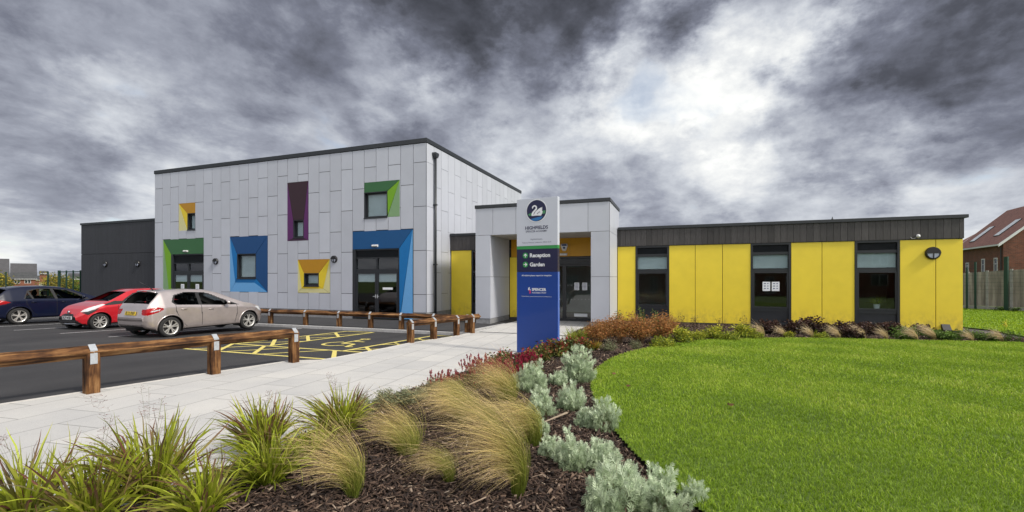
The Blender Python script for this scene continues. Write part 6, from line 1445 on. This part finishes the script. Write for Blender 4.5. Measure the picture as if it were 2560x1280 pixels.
# --- crimson knotweed spikes
def spikes_mesh(seed, n, rx, h):
    r = np.random.default_rng(seed); a = r.uniform(0, 6.28, n); rad = rx * np.sqrt(r.random(n)); B = np.stack([rad * np.cos(a), rad * np.sin(a), 0 * a], -1)
    H_ = h * r.uniform(.6, 1.05, n); lean = r.normal(0, .12, (n, 3)) * [1, 1, 0]; k = 5; t = np.linspace(0, 1, k)
    P = B[:, None, :] + lean[:, None, :] * (t ** 1.5 * 1.)[None, :, None] * H_[:, None, None] + np.array([0, 0, 1.]) * (t[None] * H_[:, None])[..., None]
    st = [ribbons(P, np.full((n, k), .003), np.tile([1., 0, 0], (n, 1)), np.zeros((n, k)), r.random(n)), ribbons(P, np.full((n, k), .003), np.tile([0, 1., 0], (n, 1)), np.zeros((n, k)), r.random(n))]
    m = 46; i = np.repeat(np.arange(n), m); f = np.tile(np.linspace(.0, 1, m), n); ln = r.uniform(.06, .12, n)[i]; top = P[i, -1]; dirv = lean[i] + [0, 0, 1]
    dirv /= np.linalg.norm(dirv, axis=1)[:, None]; C = top - dirv * (ln * (1 - f))[:, None]; ang = r.uniform(0, 6.28, len(i)); ww = .0125 * np.sin(np.pi * np.clip(f * .82 + .14, 0, 1)) + .001
    o = np.stack([np.cos(ang), np.sin(ang), np.full(len(i), .6)], -1)
    fl = leaf_cloud(r, C, o / np.linalg.norm(o, axis=1)[:, None], ww * 1.6, ww * 1.1, np.clip(r.normal(.5, .25, len(i)), 0, 1))
    return mk('flower_spikes', [fl], 'crimson_flower'), st
def knot(seed, ns, rx, h):
    fl, st = spikes_mesh(seed, ns, rx, h); lf, tw = shrub_mesh(seed + 3, rx, h * .5, 26, 16, .075, .028, 'dark_red_leaf', .2, (.3, 1.), tintf=lambda q, r, n: np.clip(r.beta(1.5, 2.2, n), 0, 1))
    return [('flower_spikes', fl), ('foliage', lf), ('stem', mk('stem', st, 'twig'))]
K = [knot(71, 85, .28, .52), knot(72, 36, .2, .44)]
for px, py, k, s, lab in [(1212, 975, 0, 1.0, 'crimson flower spikes densely packed behind the feather grass, at the paving edge'), (1258, 985, 0, .95, 'crimson flower spikes standing left of the rounded silver wormwood'),
                          (1178, 960, 1, .9, 'sparse crimson spikes at the outer end of the clump over the paving'), (1100, 985, 1, .85, 'few crimson spikes rising through the grey leaved shrub'),
                          (1140, 975, 1, .7, 'thin crimson spikes between grey shrub and feather grass'), (1300, 940, 1, 1.0, 'crimson spikes rising in front of the dark red hedge by the sign'), (1330, 938, 1, 1.0, 'crimson spikes above the rounded silver wormwood, nearest the sign')]:
    place('crimson_knotweed', K[k], px, py, s * .9, lab, 'flowers', 'crimson flower spikes by the paving')

# --- dark red leaved hedge by the sign
def dtint(q, r, n): return np.clip(np.where(r.random(n) < .45, r.uniform(.6, 1., n), r.uniform(.0, .5, n)) * (.35 + q * .8), 0, 1)
DR = [shrub_mesh(81, .30, .36, 40, 30, .062, .026, 'dark_red_leaf', .25, (.4, 1.), tintf=dtint), shrub_mesh(82, .34, .32, 44, 30, .06, .026, 'dark_red_leaf', .25, (.4, 1.), tintf=dtint)]
for k, (px, py, wpx, lab) in enumerate([(1252, 925, 70, 'dark red and green leaved shrub left of the sign, over the paving edge'), (1322, 920, 62, 'dark red leaved shrub at the left foot of the blue sign'), (1345, 908, 72, 'dark red leaved shrub in front of the middle of the blue sign'),
    (1385, 898, 70, 'dark red leaved shrub at the right foot of the blue sign'), (1420, 885, 62, 'dark red leaved shrub just right of the blue sign'), (1455, 880, 52, 'small reddish shrub beside the orange strap leaves')]):
    s = wpx * mpp(px, py) / .52; place('red_leaf_shrub', [('foliage', DR[k % 2][0]), ('stem', DR[k % 2][1])], px, py, s, lab, 'shrub', 'dark red leaved shrubs by the sign', None, s * 1.15)
OS = mk('foliage', [broad_mesh(91, 150, .36, w=.020, droop=.5, rb=.06, tipc=.9)], 'orange_strap')
place('strap_leaf_plant', [('foliage', OS)], 1452, 872, 1, 'orange and yellow strap leaved plant right of the blue sign', 'plant', None)
place('strap_leaf_plant', [('foliage', OS)], 1487, 878, .8, 'small yellowing strap leaved plant in front of the rust coloured shrubs', 'plant', None)
GG = mk('foliage', [broad_mesh(92, 260, .52, w=.013, droop=.6, rb=.08, tipc=.5)], 'broad_grass')
place('green_grass_clump', [('foliage', GG)], 1437, 862, 1.05, 'bright green grassy clump between the sign and the porch', 'grass', None)
place('green_grass_clump', [('foliage', GG)], 1470, 850, .8, 'smaller green grassy clump in front of the sliding doors', 'grass', None)

# --- rust coloured spiraeas
def rt(q, r, n): return np.clip(r.beta(2, 1.6, n) * .75 + q * .3, 0, 1)
RS = [shrub_mesh(101 + k, .48, .92, 74, 36, .050, .022, 'rust_leaf', .5, (.58, 1.02), sw=.009, tintf=rt, spread=.045) for k in range(3)]
for k, (px, py, wpx, top, lab) in enumerate([(1492, 868, 90, 795, 'rust coloured shrub nearest the sign, on bare tan stems'), (1545, 866, 100, 782, 'rust coloured shrub in front of the porch corner'), (1598, 866, 104, 777, 'rust coloured shrub in the middle of its row under the first tall window'),
    (1645, 862, 100, 776, 'deep rust coloured shrub below the right edge of the first tall window'), (1672, 850, 62, 784, 'sparser rust coloured shrub ending the row beside the golden ones'), (1520, 846, 80, 790, 'rust coloured shrub standing behind the row against the white porch')]):
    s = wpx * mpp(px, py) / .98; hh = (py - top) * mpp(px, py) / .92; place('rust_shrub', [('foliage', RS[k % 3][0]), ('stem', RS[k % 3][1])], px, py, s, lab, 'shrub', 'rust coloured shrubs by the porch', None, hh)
# --- taller leggy shrubs behind
LG_ = [shrub_mesh(111, .30, 1.0, 9, 46, .05, .024, 'green_leaf', .8, (.3, 1.), sw=.008, spread=.022), shrub_mesh(112, .30, 1.0, 8, 14, .045, .024, 'plum_leaf', .75, (.4, 1.), sw=.007, spread=.03)]
for px, py, top, k, wpx, lab in [(1548, 838, 768, 0, 44, 'leggy green shrub against the narrow yellow panel by the porch'), (1605, 836, 758, 0, 50, 'tall leggy green shrub in front of the first tall window'), (1640, 838, 765, 0, 50, 'leggy green shrub at the right of the first tall window'),
    (1700, 838, 772, 1, 40, 'thin dark twiggy shrub against the yellow panel right of the first window'), (1735, 842, 778, 1, 42, 'bare twiggy shrub before a joint of the yellow panels'), (1800, 840, 785, 1, 40, 'bare brown twiggy shrub in front of the middle yellow panels'), (1862, 842, 778, 1, 44, 'spindly tan shrub at the left edge of the second tall window')]:
    s = wpx * mpp(px, py) / .6; hh = (py - top) * mpp(px, py); place('leggy_shrub', [('foliage', LG_[k][0]), ('stem', LG_[k][1])], px, py, s, lab, 'shrub', 'leggy shrubs under the wall', None, hh)
# --- golden evergreen shrubs
def yt(q, r, n): return np.clip(q * .8 + r.normal(0.1, .28, n), 0, 1)
GO = [shrub_mesh(121, .34, .42, 52, 26, .05, .022, 'golden_leaf', .25, (.5, 1.), tintf=yt), shrub_mesh(122, .36, .30, 46, 26, .045, .022, 'golden_leaf', .2, (.5, 1.), tintf=lambda q, r, n: np.clip(r.beta(1.2, 2.2, n), 0, 1))]
for px, py, wpx, k, lab in [(1706, 862, 66, 0, 'golden leaved shrub beside the end of the rust coloured row'), (1660, 874, 66, 1, 'low green and yellow shrub in front of the rust coloured row'), (1748, 856, 40, 0, 'small bright golden shrub between the two bigger ones'),
    (1785, 852, 56, 0, 'golden leaved shrub below the middle yellow panels'), (1820, 856, 56, 1, 'low variegated shrub at the lawn edge below the yellow panels'), (1858, 850, 62, 0, 'golden leaved shrub nearest the second tall window'), (1890, 852, 40, 1, 'low green shrub beside the first small feather grass'),
    (1975, 848, 28, 0, 'tiny golden shrub between two small feather grasses'), (2050, 851, 40, 1, 'low pale green shrub under the fourth yellow panel'), (2105, 848, 26, 0, 'tiny orange yellow shrub before the dark plum ones')]:
    s = wpx * mpp(px, py) / .56; place('golden_shrub', [('foliage', GO[k][0]), ('stem', GO[k][1])], px, py, s, lab, 'shrub', 'golden and variegated low shrubs')
HB = shrub_mesh(131, .24, .26, 40, 22, .035, .008, 'grey_leaf', .2, (.4, 1.))
for px, py, wpx, lab in [(1524, 884, 56, 'low feathery grey green herb at the foot of the rust coloured shrubs'), (1590, 878, 44, 'small grey green herb in front of the middle rust coloured shrub')]:
    s = wpx * mpp(px, py) / .5; place('grey_herb', [('foliage', HB[0]), ('stem', HB[1])], px, py, s, lab, 'herb', None, None, s * 1.2)
# --- dark plum and green ground shrubs along the wall
PL = [shrub_mesh(141, .42, .40, 50, 34, .060, .032, 'plum_leaf', .2, (.4, 1.)), shrub_mesh(142, .40, .30, 46, 30, .055, .026, 'green_leaf', .2, (.4, 1.))]
row = [(1925, 838, 0), (1990, 838, 0), (2025, 834, 0), (2070, 838, 0), (2110, 838, 0), (2150, 840, 0), (2190, 838, 0), (2225, 840, 0), (2262, 844, 1), (2300, 842, 0), (2330, 846, 1), (2380, 848, 1), (2415, 850, 1), (2255, 852, 1), (2360, 856, 1), (2130, 850, 0), (2470, 858, 1)]
LB = ['dark plum shrub under the second tall window', 'dark plum shrub right of the second tall window', 'dark plum shrub below the fourth yellow panel', 'dark plum shrub below the joint of the two yellow panels', 'dark plum shrub left of the last tall window', 'dark plum shrub at the left foot of the last tall window', 'dark plum shrub in the middle under the last tall window', 'dark plum shrub at the right foot of the last tall window',
      'green ground shrub where the last yellow panels begin', 'dark low shrub under the big round wall lamp, to its left', 'green ground shrub just left of the hooded vent', 'green ground shrub just right of the hooded vent', 'green ground shrub at the corner of the wing', 'low green shrub on the lawn edge in front of the last panels', 'pale green shrub on the lawn edge below the hooded vent', 'dark shrub on the lawn edge before the last tall window', 'sparse green shrub beyond the wing corner, on the path edge']
for (px, py, k), lab in zip(row, LB):
    s = 84 * mpp(px, py) / .84 * (.85 if k else 1) * random.uniform(.8, 1.15); place('ground_shrub', [('foliage', PL[k][0]), ('stem', PL[k][1])], px, py, s, lab, 'shrub', 'low shrubs along the yellow wall')
# --- the row of small feather grasses on the far lawn edge
FS = [stipa_mesh(151 + k, 210, .66, rb=.04, blow=.75, stand=.22, fan=.12, w=.0058, mat='stipa_dry') for k in range(3)]
LF_ = ['first of the row, in front of the second tall window', 'below the right jamb of the second tall window', 'below the first panel after the second tall window', 'under the joint between the third pair of panels', 'left of the last tall window', 'in front of the last tall window', 'greenish one at the right foot of the last tall window', 'under the big round wall lamp', 'just left of the hooded vent', 'at the corner of the wing', 'beyond the wing corner, nearest the path']
for k, ((px, py), lab) in enumerate(zip([(1909, 846), (1962, 846), (1966, 851), (2031, 850), (2098, 850), (2162, 852), (2217, 853), (2291, 855), (2336, 855), (2431, 858), (2505, 861)], LF_)):
    if k == 2: continue
    place('small_feather_grass', [('foliage', FS[k % 3])], px, py, random.uniform(.75, 1.12), 'small straw feather grass blown left, ' + lab, 'feather grass', 'small feather grasses along the far lawn edge', 0)
YS_ = shrub_mesh(161, .22, .55, 8, 26, .05, .022, 'green_leaf', .6, (.2, 1.), spread=.02)
place('leafy_stems', [('foliage', YS_[0]), ('stem', YS_[1])], 2520, 862, .9, 'loose leafy green stems near the grey path at the edge of the view', 'plant', None)
place('leafy_stems', [('foliage', YS_[0]), ('stem', YS_[1])], 2545, 864, .7, 'last short leafy stem cut by the right edge of the view', 'plant', None)
# yellow flower stalk
r_ = np.random.default_rng(5); P_ = np.array([[[0, 0, 0], [.01, 0, .2], [.0, .01, .42], [.01, 0, .58]]]); st_ = ribbons(P_, np.full((1, 4), .008), np.array([[FA[0], FB[0], 0]]), np.zeros((1, 4)), np.array([.5]))
C_ = r_.normal(0, 1, (60, 3)) * [.022, .022, .05] + [.01, 0, .56]; d_ = r_.normal(0, 1, (60, 3)); d_ /= np.linalg.norm(d_, axis=1)[:, None]
place('flower_stalk', [('flower', mk('flower', [leaf_cloud(r_, C_, d_, np.full(60, .03), np.full(60, .02), np.ones(60))], 'golden_leaf')), ('stem', mk('stem', [st_], 'green_leaf'))], 2512, 862, 1, 'single yellow flower stalk standing by the grey path', 'flower', None, 0)
# wisps at the fence foot, fallen leaves on the lawn and the plant inside the window
p_ = np.array(fp(fence_at(2517), -.3)); w_ = shrub_mesh(171, .4, .4, 16, 24, .09, .035, 'green_leaf', .2, (.3, 1.))
for px_, s, lab in ((2512, .9, 'weedy green plant at the foot of the thick green post'), (2545, .8, 'weedy green plant at the fence foot near the edge of the view')):
    q = fp(fence_at(px_), -.5); t = thing('fence_weed', lab, 'weed', (q.x, q.y, .03)); o = link('foliage', w_[0], t); o = link('stem', w_[1], t); t.scale = (s, s, s)
pot = next(o for o in bpy.data.objects if o.name == 'potted_plant')
link('foliage', mk('foliage', [broad_mesh(181, 70, .42, w=.016, droop=.9, rb=.03, tipc=.4)], 'broad_grass'), pot).location = (0, 0, .14)
lr = np.random.default_rng(8)
for px_, py_, lab in ((1530, 951, 'curled brown leaf lying on the lawn near its tip'), (1565, 984, 'dark fallen leaf on the lawn, a step in from the edge'), (1822, 1037, 'pale brown fallen leaf in the middle of the lawn')):
    q = gpt(px_, py_); C_ = np.array([[0, 0, 0.], [.01, .01, .004]]); d_ = np.array([[.9, .3, .25], [-.5, .8, .2]])
    o = link('fallen_leaf', mk('fallen_leaf', [leaf_cloud(lr, C_, d_, np.array([.07, .05]), np.array([.035, .03]), np.array([.3, .1]))], 'dry_leaf')); o.location = (q[0], q[1], float(lawnz(q[0], q[1])) + .045); tag(o, lab, 'leaf')
# the long pale bark splinter
p0, p1 = gpt(1358, 1078), gpt(1418, 1052); mb = MB(); a, b2 = Vector(p0), Vector(p1); a.z = bz(*p0[:2]) + .05; b2.z = bz(*p1[:2]) + .07
d_ = (b2 - a).normalized(); s_ = Vector((-d_.y, d_.x, 0)) * .012
MAT['bark_pale'] = simple('bark_pale', (.34, .27, .20), .85, var=.2, vscale=30)
mb.add([a - s_ * .4, a + s_ * .4, b2 + s_, b2 - s_, a - s_ * .4 - Vector((0, 0, .01)), a + s_ * .4 - Vector((0, 0, .01)), b2 + s_ - Vector((0, 0, .012)), b2 - s_ - Vector((0, 0, .012))], [(0, 3, 2, 1), (4, 5, 6, 7), (0, 1, 5, 4), (1, 2, 6, 5), (2, 3, 7, 6), (3, 0, 4, 7)])
tag(mb.build('bark_splinter', 'bark_pale'), 'long pale bark splinter lying across the bed among the silver wormwoods', 'wood chip')

# ------------------------------------------------------------------ trees beyond the car park
def tree(px, pyb, dep, h, rx, label, seed, zg, lm='autumn_leaf', group='autumn trees beyond the car park', nl=2600):
    r = np.random.default_rng(seed); c = cam2w((px - 1280) / 1138 * dep, dep); t = thing('autumn_tree', label, 'tree', (c.x, c.y, zg), 0, group)
    mb = MB(); rr_ = random.Random(seed); mb.tube([(0, 0, 0), (.05, 0, h * .3), (0, .05, h * .55), (.05, 0, h * .8)], [.13, .10, .07, .02], 8)
    cl = []
    for k in range(12):
        a = rr_.uniform(0, 6.28); z0 = h * rr_.uniform(.25, .6); e = Vector((math.cos(a) * rx * rr_.uniform(.4, .9), math.sin(a) * rx * rr_.uniform(.4, .9), z0 + h * rr_.uniform(.1, .38)))
        mb.tube([(0, 0, z0), (e.x * .5, e.y * .5, z0 + (e.z - z0) * .6), tuple(e)], [.05, .03, .012], 6); cl.append(e)
    mb.build('trunk', 'wood_z').parent = t
    cl = np.array([list(e) for e in cl] + [[0, 0, h * .8], [0, 0, h * .6]]); i = r.integers(0, len(cl), nl); C = cl[i] + r.normal(0, 1, (nl, 3)) * [rx * .26, rx * .26, h * .085]
    d = r.normal(0, 1, (nl, 3)); d /= np.linalg.norm(d, axis=1)[:, None]
    tint = np.clip(r.normal(.45, .2, len(cl))[i] + r.normal(0, .2, nl), 0, 1)
    link('crown', mk('crown', [leaf_cloud(r, C, d, np.full(nl, .16) * r.uniform(.6, 1.3, nl), np.full(nl, .10), tint)], lm), t)
    return t
tree(150, 720, 48, 3.9, 1.3, 'bushy autumn tree with yellowing leaves behind the green mesh gate', 201, -1.3, nl=2600)
tree(182, 720, 50, 3.3, 1.3, 'darker rounded autumn tree seen through the green mesh gate', 202, -1.3, 'green_leaf', nl=2600)
tree(6, 730, 36, 2.9, .7, 'yellow autumn tree at the edge of the view behind the navy car', 203, -.9, nl=1300)
tree(-50, 730, 40, 4.0, 1.2, 'green and yellow autumn tree just outside the left edge beside the distant roof', 204, -1.2)

# ------------------------------------------------------------------ homes across the road, mirrored in the glass
for k, (x, L, lab) in enumerate([(-34, 10, 'brick house across the road, mirrored in the hall doors'), (-21, 9, 'brick house across the road, mirrored in the entrance doors'), (-8, 10, 'brick house across the road behind the viewer'), (6, 9, 'brick house across the road, mirrored in the tall windows'), (19, 10, 'brick house across the road beyond the lawn')]):
    house(None, lab, Vector((x + L, -24 - (k % 2), 0)), Vector((-1, 0, 0)), L, 8, -.3, 5.0, 8.4, 'brick_far', 'slate' if k % 2 else 'tile_red', wins=[(1.2, 1.0, 1.6, 1.3), (L - 3, 1.0, 1.6, 1.3), (1.2, 3.4, 1.5, 1.2), (L - 3, 3.4, 1.5, 1.2), (L / 2 - .5, 0.0, 1.0, 2.1)], barge=True)
